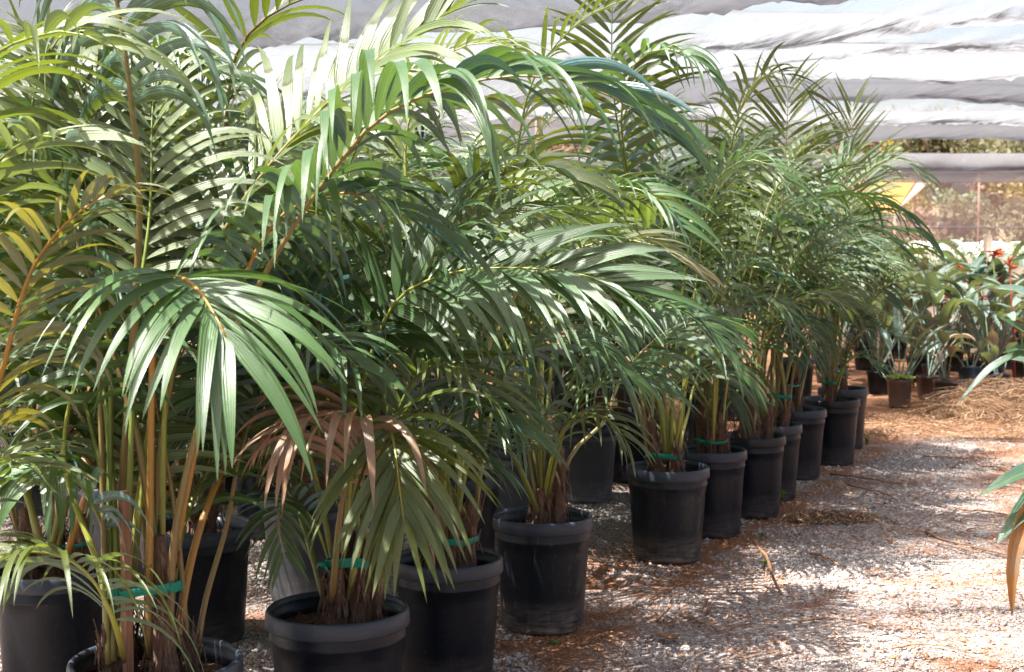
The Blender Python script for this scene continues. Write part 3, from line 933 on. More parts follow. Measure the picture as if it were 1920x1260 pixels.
def sheet(name, c, mat, parent, n=14, sag=0.12, th=0.02):
    c = [np.array(q, float) for q in c]
    S, T = np.meshgrid(np.linspace(0, 1, n), np.linspace(0, 1, n)); S = S[..., None]; T = T[..., None]
    P = (c[0] * (1 - S) + c[1] * S) * (1 - T) + (c[3] * (1 - S) + c[2] * S) * T
    P = P + np.array((0, 0, -1)) * sag * (np.sin(S * math.pi) * np.sin(T * math.pi))
    V = np.concatenate([P.reshape(-1, 3), P.reshape(-1, 3) + np.array((0, 0.0, -th))])
    i = np.arange(n - 1)[:, None]; j = np.arange(n - 1)[None]
    F = np.stack([i * n + j, i * n + j + 1, (i + 1) * n + j + 1, (i + 1) * n + j], -1).reshape(-1, 4)
    return link(name, make_mesh(name, V, np.concatenate([F, F[:, ::-1] + n * n]), None, [mat]), parent)


sheet('canopy', [loc_(1590, 400, 38.5), loc_(1678, 398, 38.5), loc_(1718, 338, 41.5), loc_(1600, 332, 41.5)], YEL, t)
sheet('valance', [loc_(1684, 392, 38.6), loc_(1700, 378, 38.6), loc_(1742, 342, 41.6), loc_(1722, 338, 41.6)], PNK, t, sag=0.03)
for a_ in (loc_(1592, 400, 38.5), loc_(1678, 398, 38.5), loc_(1716, 340, 41.4), loc_(1602, 334, 41.4)):
    mb = MB(); mb.tube([(a_[0], a_[1], 0), (a_[0], a_[1], a_[2] - .02)], 0.03, 7); mb.build('pole', POSTM, t)


# ------------------------------------------------------------------ palm fronds
def frond_arrays(P, m, s0, n, Lmax, W, a0, a1, lift, grav, seg, cols, g, face=None, roll=0.0, dry=0.0, rnd=0.5, rjit=0.28, skip=0.0, lprof=(0.72, 1.0, 0.5), dryfn=None, twist=0.25):
    """P (m,3) resampled rachis. Leaflets as (2n, seg+1, cols+1, 3) plus attributes."""
    T = norm(np.gradient(P, axis=0))
    q = (np.arange(n) + 0.5) / n
    k0 = int(s0 * (m - 1))
    hd = P[-1] - P[k0]; hd = np.array((hd[0], hd[1], 0.0))
    if np.linalg.norm(hd) < 0.05: hd = np.array((0.3, -1.0, 0))
    hd = norm(hd)
    S = np.cross(hd, (0, 0, 1.0))
    idx = (s0 + (0.985 - s0) * q) * (m - 1)
    base = np.stack([np.interp(idx, np.arange(m), P[:, c]) for c in range(3)], -1)
    t = norm(np.stack([np.interp(idx, np.arange(m), T[:, c]) for c in range(3)], -1))
    if face is not None:
        f = np.array(face, float); nn = norm(f - (t @ f)[:, None] * t); s = np.cross(t, nn)
    else:
        s = norm(S - (t @ S)[:, None] * t); nn = np.cross(s, t)
    if roll:
        c_, s_ = math.cos(roll), math.sin(roll)
        s, nn = s * c_ + nn * s_, nn * c_ - s * s_
    out = []
    prof = np.interp(q, [0, 0.35, 1], lprof)
    al = a0 + (a1 - a0) * q
    Bs, Ds, Ws, Ls, Rn, Wd, Dr = [], [], [], [], [], [], []
    for sg in (-1, 1):
        aj = al + g.normal(0, 0.07, n)
        lj = lift + g.normal(0, 0.10, n)
        d = norm(np.cos(aj)[:, None] * t + np.sin(aj)[:, None] * s * sg + lj[:, None] * nn)
        w = t - np.sum(t * d, 1, keepdims=True) * d
        w = norm(w)
        # twist the blade a little about its own axis
        bn = np.cross(d, w)
        flip = np.sign(np.sum(bn * nn, 1, keepdims=True)); flip[flip == 0] = 1
        w = w * flip
        tw = g.normal(0, twist, n)[:, None]
        bn = np.cross(d, w)
        w = norm(w * np.cos(tw) + bn * np.sin(tw))
        Bs.append(base + s * sg * 0.004); Ds.append(d); Ws.append(w)
        Ls.append(Lmax * prof * g.uniform(0.88, 1.08, n)); Wd.append(W * (0.6 + 0.4 * prof / max(lprof)) * g.uniform(0.8, 1.15, n))
        Rn.append(np.clip(rnd + g.normal(0, rjit, n), 0, 1))
        dd = np.full(n, dry) if dryfn is None else dryfn(q, sg)
        dd = np.clip(dd + (g.random(n) < 0.006) * 0.3 * (g.random(n)), 0, 1)
        Dr.append(dd)
    B = np.concatenate(Bs); d = np.concatenate(Ds); w = np.concatenate(Ws); L = np.concatenate(Ls); Wd = np.concatenate(Wd); Rn = np.concatenate(Rn); Dr = np.concatenate(Dr)
    N = len(B)
    gj = grav * g.uniform(0.7, 1.35, N)
    u = np.linspace(0, 1, cols + 1)
    rows = []
    p = B.copy()
    side_j = g.normal(0, 0.5, (N, 1))
    for k in range(seg + 1):
        v = k / seg
        wp = min(1.0, 0.16 + (v / 0.22) ** 0.75) * (1 - v ** 1.9) ** 0.9 + 0.012
        bn = np.cross(d, w)
        fold = 0.30 * (1 - 0.5 * v)
        off = (u - 0.5)[None, :, None] * (Wd * wp)[:, None, None] * w[:, None, :] + (np.abs(u - 0.5) * fold)[None, :, None] * (Wd * wp)[:, None, None] * bn[:, None, :]
        rows.append(p[:, None, :] + off)
        ds = (L / seg)[:, None]
        d2 = d + np.array((0, 0, -1.0)) * gj[:, None] * ds * (0.45 + 1.3 * v) + w * side_j * ds * 0.35
        d = norm(d2)
        w = norm(w - np.sum(w * d, 1, keepdims=True) * d)
        p = p + d * ds
    V = np.stack(rows, 1)
    A = np.zeros((N, seg + 1, cols + 1, 4))
    A[..., 0] = u[None, None, :]; A[..., 1] = np.linspace(0, 1, seg + 1)[None, :, None]; A[..., 2] = Rn[:, None, None]; A[..., 3] = Dr[:, None, None]
    if skip:
        kp = g.random(N) > skip; V, A = V[kp], A[kp]
    return V, A


FACES = {}


def add_frond(palm, pts, base, mat, pet='green', s0=0.45, n=18, L=0.45, W=0.045, a0=1.15, a1=0.45, lift=0.25, grav=3.0, seg=9, cols=4,
              r0=0.012, single=True, seed=0, label=None, **kw):
    """pts in world space; base = palm base (world)"""
    g = np.random.default_rng(seed + 1000)
    m = 56
    P, ln = catmull(np.asarray(pts) - np.asarray(base), m)
    fr = MB()
    rad = np.interp(np.linspace(0, 1, m), [0, 0.3, s0, 1], [r0 * 1.25, r0, r0 * 0.72, 0.0016])
    st = 2 if single else 3
    fr.tube(P[::st], rad[::st], 7 if single else 5, flat=0.8)
    o = fr.build('frond', PET[pet], palm)
    if label: o['label'] = label
    V, A = frond_arrays(P, m, s0, n, L, W, a0, a1, lift, grav, seg, cols, g, **kw)
    if single:
        key = (seg, cols)
        F = grid_faces(1, seg + 1, cols + 1)
        for i in range(len(V)):
            link('leaflet', make_mesh('leaflet', V[i].reshape(-1, 3), F, A[i].reshape(-1, 4), [mat]), o)
    else:
        F = grid_faces(len(V), seg + 1, cols + 1)
        q = link('leaflets', make_mesh('leaflets', V.reshape(-1, 3), F, A.reshape(-1, 4), [mat]), o)
        q['kind'] = 'stuff'
    return o


# ------------------------------------------------------------------ potted palm body
def pot_meshes(Rr, H, body, rimm, seed, detail=44, dent=0.006):
    g = np.random.default_rng(seed)
    ph = g.random(3) * 6.28

    def wob(a): return dent * np.sin(2 * a + ph[0]) + dent * 0.6 * np.sin(3 * a + ph[1])
    b = MB()
    rb = Rr * g.uniform(0.80, 0.84)
    prof = [(0.001, 0.004), (rb * .93, 0.004), (rb * .975, 0.008), (rb, 0.022), (rb * 1.005, 0.05), (rb + (Rr * .95 - rb) * .35, H * .35), (rb + (Rr * .95 - rb) * .7, H * .7), (Rr * .945, H - .095), (Rr * .956, H - .092), (Rr * .956, H - .084), (Rr * .948, H - .081), (Rr * .95, H - .05), (Rr * .95, H - .012),
            (Rr * .925, H - .012), (Rr * .92, H - .06), (Rr * .90, H - .12), (Rr * .87, H - .2)]
    b.lathe(prof, detail, wob)
    r = MB()
    rh = 0.052
    r.lathe([(Rr * .952, H - rh), (Rr * 1.0, H - rh - .001), (Rr * 1.012, H - rh + .004), (Rr * 1.004, H - .010), (Rr * .992, H - .001), (Rr * .965, H + .004), (Rr * .935, H), (Rr * .925, H - .012)], detail, wob)
    return b, r


def soil_mesh(Rr, z, seed):
    g = np.random.default_rng(seed); n, k = 30, 9
    rr = np.linspace(0, 1, k)[:, None] * Rr; a = (np.arange(n) * 2 * math.pi / n)[None]
    X = rr * np.cos(a); Y = rr * np.sin(a)
    Z = z + 0.02 * (vnoise(X * 14 + seed, Y * 14, seed, 3) - .4) + 0.02 * (1 - rr / Rr)
    V = np.stack([X, Y, Z * np.ones_like(X)], -1).reshape(-1, 3)
    i = np.arange(k - 1)[:, None]; j = np.arange(n)[None]
    F = np.stack([i * n + j, i * n + (j + 1) % n, (i + 1) * n + (j + 1) % n, (i + 1) * n + j], -1).reshape(-1, 4)
    mb = MB(); mb.add(V, F)
    # bark chips
    m = 160
    a = g.random(m) * 6.28; r_ = Rr * np.sqrt(g.random(m)) * .95
    c = np.stack([r_ * np.cos(a), r_ * np.sin(a), np.full(m, z + .018)], -1)
    d = norm(np.stack([g.normal(size=m), g.normal(size=m), g.normal(0, .3, m)], -1)) * g.uniform(.006, .02, (m, 1))
    w = norm(np.cross(d, (0, 0, 1.)) + g.normal(0, .3, (m, 3))) * g.uniform(.003, .008, (m, 1))
    mb.add(np.stack([c - d, c + w, c + d, c - w], 1).reshape(-1, 3), np.arange(m * 4).reshape(-1, 4))
    return mb


def make_trunks(palm, Rr, H, spots, near, seed):
    g = np.random.default_rng(seed)
    tops = []
    for k, (dx, dy, lx, ly, h, r) in enumerate(spots):
        z0 = H - 0.075
        P = np.array([(dx, dy, z0), (dx + lx * .3, dy + ly * .3, z0 + h * .35), (dx + lx * .7, dy + ly * .7, z0 + h * .7), (dx + lx, dy + ly, z0 + h)])
        C, _ = catmull(P, 14)
        mb = MB()
        rad = r * np.interp(np.linspace(0, 1, 14), [0, .1, .35, .75, 1], [1.25, 1.2, .9, .72, .35]) * (1 + g.normal(0, .06, 14))
        mb.tube(C, rad, 12 if near else 8)
        # ragged sheath flaps and hanging fibres
        nf = 44 if near else 12
        for q in range(nf):
            a = g.random() * 6.28; s = g.uniform(0.02, 0.75); c = C[int(s * 13)]; rr = r * 1.0
            o = np.array((math.cos(a), math.sin(a), 0)); w = np.array((-math.sin(a), math.cos(a), 0)) * g.uniform(.001, .009)
            h2 = g.uniform(.05, .15)
            if g.random() < .5:
                pts = [c + o * rr * .8, c + o * (rr + .008) + (0, 0, h2 * .5), c + o * (rr + g.uniform(.008, .03)) + (0, 0, h2)]
            else:
                pts = [c + o * rr * .85 + (0, 0, h2 * .4), c + o * (rr + .015), c + o * (rr + g.uniform(.01, .04)) + (0, 0, -h2 * .6)]
            V = []
            for i, p in enumerate(pts):
                ww = w * (1, .8, .15)[i]
                V += [p - ww, p + o * .004, p + ww]
            mb.add(V, [(0, 1, 4, 3), (1, 2, 5, 4), (3, 4, 7, 6), (4, 5, 8, 7)])
        mb.build('trunk', FIBRE, palm)
        tops.append(C[-1])
    return tops


def tape_band(palm, pts, r, z, seed=0, hgt=0.022):
    """a flat ribbon wound round the stems: hull of circles round pts (local xy), slightly uneven"""
    g = np.random.default_rng(seed)
    pts = np.array(pts, float)
    c = pts.mean(0)
    n = 40; a = np.arange(n) * 2 * math.pi / n
    d = np.stack([np.cos(a), np.sin(a)], -1)
    sup = np.max((pts - c) @ d.T, axis=0) + r
    # support function -> points
    ds = (np.roll(sup, -1) - np.roll(sup, 1)) / (2 * 2 * math.pi / n)
    X = c[0] + sup * d[:, 0] - ds * d[:, 1]; Y = c[1] + sup * d[:, 1] + ds * d[:, 0]
    zz = z + 0.006 * np.sin(a * 2 + seed) + g.normal(0, .0012, n)
    rings = []
    for off, hz in ((0, -.5), (.0015, -.42), (.002, 0), (.0015, .42), (0, .5)):
        rings.append(np.stack([X + d[:, 0] * off, Y + d[:, 1] * off, zz + hz * hgt * (1 + .15 * np.sin(3 * a + seed))], -1))
    mb = MB(); V = np.concatenate(rings); i = np.arange(4)[:, None]; j = np.arange(n)[None]
    F = np.stack([i * n + j, i * n + (j + 1) % n, (i + 1) * n + (j + 1) % n, (i + 1) * n + j], -1).reshape(-1, 4)
    mb.add(V, F)
    # knot with two short ends
    k = int(n * 0.62) % n; p = np.array((X[k], Y[k], z))
    dd = np.array((*d[k], 0)); tt = np.array((-d[k][1], d[k][0], 0))
    mb.tube([p + dd * .004 - tt * .012, p + dd * .014, p + dd * .004 + tt * .012], [.006, .013, .006], 6)
    for s_ in (-1, 1):
        e = [p + dd * .01, p + dd * .02 + tt * .025 * s_ - np.array((0, 0, .004)), p + dd * .014 + tt * .045 * s_ - np.array((0, 0, .022))]
        V = []
        for q in e: V += [q - (0, 0, .006), q + (0, 0, .006)]
        mb.add(V, [(0, 1, 3, 2), (2, 3, 5, 4)])
    mb.build('tie_tape', TAPE, palm)


GRP = 'kentia palms in black nursery pots'
MATS = [LEAF_TEAL, LEAF_OLIVE, LEAF_PALE, LEAF_TEAL, LEAF_FAR]


def make_palm(px, D, Rr, label, seed, nfr=12, H=0.50, near=False, body=POT_BLACK, rimm=RIM, azr=(0, 360), reach=1.0, top=1.0, spots=None, tape=True, stake=None, mats=None, hmin=0.0, tapez=0.2, name='potted_palm', singles=0, fr_kw=None, x=None):
    g = np.random.default_rng(seed)
    bx = at(px, 600, D)[0] if x is None else x
    base = np.array((bx, D, 0.0))
    palm = empty(name, tuple(base)); tag(palm, label, 'potted palm', GRP)
    b, r = pot_meshes(Rr, H, body, rimm, seed, 56 if near else 36)
    po = b.build('pot', body, palm); r.build('rim', rimm, po)
    soil_mesh(Rr * .9, H - .07, seed).build('soil', SOIL, palm, smooth=False)
    if spots is None:
        spots = []
        ns = int(g.integers(2, 5)) if near or D < 8 else 2
        a = g.random() * 6.28
        for k in range(ns):
            aa = a + k * 6.28 / ns + g.normal(0, .3); rr = g.uniform(.03, .075)
            spots.append((math.cos(aa) * rr, math.sin(aa) * rr, math.cos(aa) * .03 + g.normal(0, .02), math.sin(aa) * .03 + g.normal(0, .02), g.uniform(.20, .42), g.uniform(.026, .040)))
    tops = make_trunks(palm, Rr, H, spots, near, seed)
    if tape:
        tapez = tapez + g.uniform(-.05, .09)
        tape_band(palm, [(s[0] + s[2] * .5, s[1] + s[3] * .5) for s in spots], 0.038, H - .07 + tapez, seed, g.uniform(.012, .026))
    if stake is not None:
        mb = MB(); sx, sy, sh, lean = stake
        mb.tube([(sx, sy, H - .2), (sx + lean, sy, H + sh)], 0.017, 4); o = mb.build('stake', WOOD, palm, smooth=False)
    for k in range(nfr):
        tp = tops[k % len(tops)]
        az = R(g.uniform(*azr))
        h = np.array((math.cos(az), math.sin(az), 0))
        young = g.random() < 0.25
        Lr = g.uniform(1.0, 1.5) * reach
        up = g.uniform(0.55, 1.0) * top
        low = (not young) and g.random() < .38
        if low: up *= .42; Lr *= .85
        if young: up *= 1.25; Lr *= .7
        st = tp - np.array((0, 0, 0.12)) + h * .012
        P = [st, st + h * .06 * Lr + (0, 0, up * .45), st + h * (.20 * Lr) + (0, 0, up * .95)]
        el = R(g.uniform(55, 72)) if not young else R(80)
        p = P[-1].copy(); rem = Lr; kk = 6
        bend = R(g.uniform(14, 24)) if not young else R(g.uniform(6, 11))
        sw = g.normal(0, .06)
        for i in range(kk):
            hh = np.array((math.cos(az + sw * i), math.sin(az + sw * i), 0))
            p = p + (hh * math.cos(el) + np.array((0, 0, math.sin(el)))) * rem / kk
            P.append(p.copy()); el -= bend
        hm = .55 if low else hmin
        if hm and P[-1][2] < hm:
            dz = hm - P[-1][2]
            P = [q + np.array((0, 0, dz * i / (len(P) - 1))) for i, q in enumerate(P)]
        mat = (mats or MATS)[int(g.integers(0, len(mats or MATS)))]
        dk = dict(s0=g.uniform(.36, .46), n=int(g.integers(24, 32)), L=g.uniform(.44, .60) * (0.8 + .2 * reach), W=g.uniform(.026, .038), lift=g.uniform(.1, .5), grav=g.uniform(2.2, 4.6))
        if fr_kw: dk.update(fr_kw)
        sgl = k < singles
        add_frond(palm, np.array(P) + base, base, mat, ['green', 'green', 'yellow', 'pale', 'brown'][int(g.integers(0, 5))], r0=.010, seed=seed * 31 + k,
                  single=sgl, seg=8 if D < 7.5 else 6, cols=4 if D < 7.5 else 2, rnd=g.uniform(.25, .75), roll=g.normal(0, .2), **dk)
    palm['_base'] = tuple(base)
    return palm, base


def hand(pb, pts, mat, pet='green', **kw):
    palm, base = pb
    W_ = [at(*p) for p in pts]
    kw['W'] = kw.get('W', .045) * .84; kw['L'] = kw.get('L', .45) * 1.10; kw['n'] = int(round(kw.get('n', 18) * 1.2))
    return add_frond(palm, W_, base, mat, pet, **kw)


# ------------------------------------------------------------------ the palms, front row first
TL, OL, PA, GO = LEAF_TEAL, LEAF_OLIVE, LEAF_PALE, LEAF_GOLD

# palm in the big pot cut by the lower edge
p0 = make_palm(281, 4.08, .25, 'tall staked palm whose pot is cut by the bottom edge at lower left', 1, nfr=9, near=True, azr=(50, 200), top=1.15, reach=.9,
               spots=[(.03, -.02, -.01, .02, .44, .038), (-.11, -.05, -.02, .01, .20, .022), (-.09, .05, -.02, .03, .26, .024), (.07, .06, .02, .02, .12, .026)], tape=False, singles=5)
# its ribbon goes round stem and stake together
tape_band(p0[0], [(.03, -.05), (.055, -.02), (-.055, -.085)], .030, .72, 3, .026)
mb = MB(); mb.tube([(-.052, -.10, .38), (-.056, -.10, 1.012)], .0155, 4); mb.build('stake', WOOD, p0[0], smooth=False)

hand(p0, [(318, 1200, 4.08), (328, 1000, 4.02), (375, 790, 3.98), (440, 620, 3.95), (505, 500, 3.92), (570, 395, 3.88), (640, 300, 3.85), (700, 232, 3.82), (765, 192, 3.8), (850, 162, 3.76), (950, 143, 3.72), (1040, 146, 3.70), (1120, 168, 3.68), (1185, 205, 3.66), (1235, 250, 3.66)],
     TL, 'brown', s0=.52, n=27, L=.60, W=.058, a0=.95, a1=.3, lift=.30, grav=3.4, seg=14, r0=.012, seed=1, rnd=.95, lprof=(.85, 1.0, .40), label='long brown stalked frond arching across the middle of the view')
hand(p0, [(285, 1200, 4.1), (290, 980, 4.15), (315, 740, 4.2), (365, 550, 4.25), (433, 410, 4.3), (533, 277, 4.35), (650, 160, 4.4), (740, 92, 4.4), (830, 30, 4.4), (930, -40, 4.4)],
     PA, 'brown', s0=.46, n=25, L=.50, W=.050, a0=1.0, a1=.45, lift=.30, grav=2.4, seg=12, r0=.012, seed=2, rnd=.8, face=(-.6, -.55, .5))
hand(p0, [(279, 1230, 4.06), (281, 1000, 4.03), (284, 760, 3.96), (288, 610, 3.86), (305, 545, 3.76), (335, 520, 3.66), (372, 545, 3.54), (402, 590, 3.44), (436, 655, 3.38)],
     TL, 'orange', s0=.68, n=17, L=.52, W=.052, a0=1.35, a1=.3, lift=.12, grav=2.4, seg=12, r0=.013, seed=3, rnd=.7, label='frond fanning towards the viewer on an orange stalk', lprof=(1.0, .9, .7))
hand(p0, [(238, 1200, 4.1), (226, 1000, 4.15), (240, 760, 4.1), (262, 400, 4.05), (245, 180, 4.0), (222, 20, 4.0), (200, -110, 3.95), (150, -230, 3.9), (60, -300, 3.8)],
     OL, 'brown', s0=.66, n=16, L=.55, W=.05, lift=.2, grav=5, seg=12, r0=.014, seed=4, rnd=.5)
hand(p0, [(300, 1200, 4.12), (345, 950, 4.2), (395, 720, 4.2), (450, 540, 4.15), (505, 430, 4.1), (570, 378, 4.05), (650, 362, 4.0), (730, 385, 3.95), (810, 440, 3.9)],
     TL, 'orange', s0=.50, n=18, L=.52, W=.044, lift=.3, grav=4.2, seg=12, seed=5, rnd=.75)
hand(p0, [(235, 1240, 3.98), (208, 1150, 3.85), (168, 1080, 3.75), (120, 1045, 3.65), (60, 1035, 3.58), (0, 1050, 3.5), (-60, 1090, 3.45)],
     OL, 'yellow', s0=.22, n=17, L=.42, W=.032, a0=1.2, a1=.5, lift=.3, grav=5.0, seg=10, r0=.008, seed=6, rnd=.8)
hand(p0, [(330, 1210, 4.1), (352, 1080, 4.2), (385, 960, 4.3), (430, 860, 4.5), (490, 780, 4.6), (560, 740, 4.7)], OL, 'orange', s0=.7, n=9, L=.3, W=.035, seed=7, rnd=.4, dry=.1)
for k, (a_, b_, c_) in enumerate([((215, 1240, 4.0), (206, 1000, 4.1), (208, 560, 4.15)), ((222, 1240, 4.05), (216, 980, 4.1), (190, 640, 4.2)), ((240, 1200, 4.1), (262, 960, 4.2), (300, 600, 4.3)), ((228, 1230, 4.0), (240, 1000, 4.05), (255, 620, 4.1)), ((205, 1245, 4.0), (190, 1080, 4.05), (120, 860, 4.15))]):
    hand(p0, [a_, b_, c_, (c_[0] - 10 + 12 * k, c_[1] - 220, c_[2] + .1), (c_[0] - 60 + 30 * k, c_[1] - 400, c_[2] + .2), (c_[0] - 140 + 60 * k, c_[1] - 500, c_[2] + .3)],
         [OL, TL, OL, PA, TL][k], ['green', 'green', 'yellow', 'green', 'yellow'][k], s0=.55, n=14, L=.42, W=.04, seed=20 + k, rnd=.4, r0=.011)

hand(p0, [(250, 1220, 4.1), (215, 1050, 4.1), (160, 920, 4.05), (95, 870, 4.0), (30, 900, 3.95), (-20, 970, 3.9)], TL, 'green', s0=.42, n=15, L=.40, W=.036, seed=8, rnd=.2, grav=4)
hand(p0, [(310, 1210, 4.2), (340, 1000, 4.4), (400, 860, 4.6), (470, 800, 4.7), (540, 820, 4.75)], TL, 'green', s0=.42, n=16, L=.38, W=.034, seed=9, rnd=.3, grav=4)
hand(p0, [(250, 1220, 4.15), (200, 950, 4.3), (150, 760, 4.4), (80, 690, 4.4), (10, 720, 4.4)], TL, 'green', s0=.42, n=17, L=.42, W=.04, seed=10, rnd=.3, grav=3.5)
hand(p0, [(280, 1220, 4.15), (270, 980, 4.4), (240, 840, 4.5), (180, 780, 4.5), (120, 800, 4.5)], TL, 'brown', s0=.48, n=13, L=.34, W=.036, seed=11, rnd=.3, grav=6, dry=.8, twist=.5, label='withered brown frond hanging behind the green canes')

# A
pA = make_palm(628, 4.66, .236, 'palm with one hanging dead brown frond, green tape round its short trunk', 2, nfr=9, near=True, azr=(30, 170), tapez=.22,
               spots=[(-.0, -.01, .0, .0, .26, .034), (.065, .0, .03, .02, .30, .024), (.11, .03, .02, .0, .22, .024), (.02, .05, .02, .03, .34, .028)], tape=False, singles=5)
tape_band(pA[0], [(.0, -.01), (.07, .0)], .036, .655, 5, .028)
hand(pA, [(632, 1130, 4.66), (650, 980, 4.68), (672, 760, 4.75), (705, 640, 4.75), (745, 562, 4.72), (800, 527, 4.7), (870, 507, 4.66), (960, 502, 4.6), (1050, 508, 4.55), (1130, 525, 4.5), (1190, 552, 4.48)],
     TL, 'yellow', s0=.46, n=26, L=.52, W=.052, a0=1.1, a1=.4, lift=.15, grav=1.7, seg=12, seed=31, rnd=.85, face=(0.0, -.62, .78))
hand(pA, [(652, 1130, 4.66), (690, 940, 4.6), (712, 840, 4.5), (726, 790, 4.38), (738, 830, 4.24), (748, 905, 4.15), (758, 985, 4.10)],
     OL, 'yellow', s0=.50, n=20, L=.47, W=.042, a0=1.15, a1=.3, lift=.05, grav=1.9, seg=11, seed=32, rnd=.45, face=(0, -.95, .25), lprof=(.9, 1, .5), label='olive green frond drooping towards the viewer over the pots')
hand(pA, [(622, 1130, 4.62), (640, 950, 4.5), (668, 850, 4.4), (690, 800, 4.32), (650, 778, 4.25), (590, 780, 4.2), (530, 815, 4.15)],
     TL, 'brown', s0=.44, n=16, L=.46, W=.046, a0=1.1, a1=.6, lift=.1, grav=6.0, seg=13, seed=33, rnd=.5, dry=.85, label='dead rust brown frond with curled leaflets', twist=.45)
hand(pA, [(660, 1130, 4.7), (680, 900, 4.8), (640, 720, 4.8), (590, 600, 4.75), (540, 520, 4.7), (480, 470, 4.6), (410, 470, 4.5), (350, 520, 4.45)], TL, 'green', s0=.5, n=17, L=.45, W=.042, seed=34, rnd=.6)
hand(pA, [(650, 1130, 4.7), (660, 900, 4.85), (650, 650, 4.9), (640, 450, 4.9), (650, 330, 4.9), (690, 240, 4.85), (760, 190, 4.8), (850, 200, 4.75)], PA, 'green', s0=.5, n=18, L=.48, W=.044, seed=35, rnd=.6)
hand(pA, [(640, 1130, 4.7), (600, 1000, 4.72), (560, 945, 4.66), (530, 935, 4.6), (522, 985, 4.5), (535, 1050, 4.46)], TL, 'yellow', s0=.42, n=12, L=.24, W=.026, seed=36, rnd=.8, r0=.007, grav=4)
hand(pA, [(670, 1130, 4.7), (740, 940, 4.7), (820, 800, 4.65), (900, 760, 4.6), (960, 800, 4.5)], TL, 'green', s0=.45, n=14, L=.36, W=.034, seed=37, rnd=.4)
hand(pA, [(640, 1130, 4.7), (600, 930, 4.7), (560, 780, 4.6), (540, 690, 4.5), (560, 640, 4.4), (620, 640, 4.3), (680, 700, 4.2)], TL, 'green', s0=.5, n=15, L=.42, W=.038, seed=38, rnd=.4, grav=4.5)
hand(pA, [(655, 1130, 4.7), (700, 900, 4.7), (760, 740, 4.65), (800, 690, 4.6), (860, 690, 4.5), (920, 740, 4.45)], OL, 'green', s0=.45, n=15, L=.38, W=.036, seed=39, rnd=.3)

hand(pA, [(610, 1130, 4.7), (560, 960, 4.8), (500, 850, 4.9), (430, 800, 4.9), (360, 830, 4.9)], TL, 'green', s0=.42, n=16, L=.40, W=.036, seed=40, rnd=.3, grav=4)
hand(pA, [(640, 1130, 4.75), (640, 960, 4.9), (600, 860, 5.0), (530, 820, 5.0), (460, 850, 5.0)], TL, 'brown', s0=.46, n=13, L=.34, W=.034, seed=47, rnd=.5, grav=6, dry=.8, twist=.5)
hand(pA, [(650, 1130, 4.75), (640, 900, 4.9), (600, 760, 4.95), (530, 700, 4.9), (450, 720, 4.85), (400, 780, 4.8)], TL, 'green', s0=.44, n=18, L=.42, W=.038, seed=48, rnd=.4, grav=3.6)
hand(pA, [(660, 1130, 4.75), (720, 960, 4.9), (790, 860, 5.0), (860, 830, 5.0), (920, 870, 4.95)], TL, 'green', s0=.42, n=16, L=.38, W=.034, seed=49, rnd=.3, grav=4)

# L far left and one beyond the left edge
pL = make_palm(92, 5.25, .225, 'palm in the pot at the left edge with green tape round three stems', 3, nfr=10, near=True, azr=(30, 230), singles=6,
               spots=[(-.08, -.03, -.03, .02, .3, .034), (.0, .03, .0, .02, .36, .036), (.09, -.02, .03, .0, .28, .030)])
hand(pL, [(110, 1060, 5.25), (105, 850, 5.1), (70, 550, 4.9), (50, 360, 4.7), (58, 215, 4.55), (80, 125, 4.45), (112, 70, 4.35), (150, 55, 4.25), (200, 85, 4.15)], OL, 'pale', s0=.52, n=19, L=.36, W=.028, grav=2.6, lift=.2, seed=41, rnd=.6, face=(.1, -.75, .6))
hand(pL, [(120, 1060, 5.2), (150, 960, 4.9), (170, 885, 4.6), (150, 850, 4.4), (110, 862, 4.3), (70, 905, 4.2)], TL, 'orange', s0=.62, n=6, L=.42, W=.065, seed=42, rnd=.05, grav=6)
hand(pL, [(100, 1060, 5.2), (140, 850, 5.1), (165, 560, 5.0), (150, 300, 4.9), (160, 180, 4.8), (220, 110, 4.7), (320, 90, 4.6), (430, 150, 4.5)], TL, 'yellow', s0=.5, n=19, L=.48, W=.044, seed=43, rnd=.5)
hand(pL, [(80, 1060, 5.2), (40, 850, 5.0), (20, 600, 4.9), (60, 420, 4.8), (140, 330, 4.7), (240, 300, 4.6), (340, 330, 4.5)], TL, 'green', s0=.5, n=18, L=.48, W=.05, seed=44, rnd=.6)
hand(pL, [(90, 1060, 5.2), (150, 800, 5.0), (230, 640, 4.9), (330, 560, 4.8), (430, 560, 4.7), (520, 620, 4.6)], TL, 'green', s0=.45, n=18, L=.45, W=.045, seed=45, rnd=.5)
hand(pL, [(90, 1060, 5.2), (40, 900, 5.0), (-20, 760, 4.8), (-60, 680, 4.6), (-40, 650, 4.4), (60, 680, 4.3)], OL, 'green', s0=.45, n=15, L=.4, W=.04, seed=46, rnd=.3)

pX = make_palm(-190, 4.0, .24, 'palm whose pot stands outside the left edge, golden stalked frond reaching in', 4, nfr=2, near=True, azr=(90, 200), singles=2)
hand(pX, [(-150, 1150, 4.0), (-60, 880, 3.85), (0, 710, 3.72), (28, 600, 3.66), (58, 510, 3.6), (100, 445, 3.55), (145, 400, 3.52), (185, 375, 3.5), (230, 365, 3.47)],
     GO, 'orange', s0=.38, n=18, L=.38, W=.036, a0=1.15, a1=.4, lift=.3, grav=5.5, seg=12, r0=.015, seed=51, rnd=.5, label='frond with a bright orange stalk at the left edge')
hand(pX, [(-170, 1150, 4.0), (-130, 800, 3.9), (-110, 400, 3.8), (-70, 200, 3.7), (-20, 110, 3.6), (60, 70, 3.5), (140, 60, 3.45), (230, 100, 3.4)],
     OL, 'green', s0=.52, n=14, L=.50, W=.045, lift=.35, grav=3.5, seg=12, r0=.014, seed=52, rnd=.5)
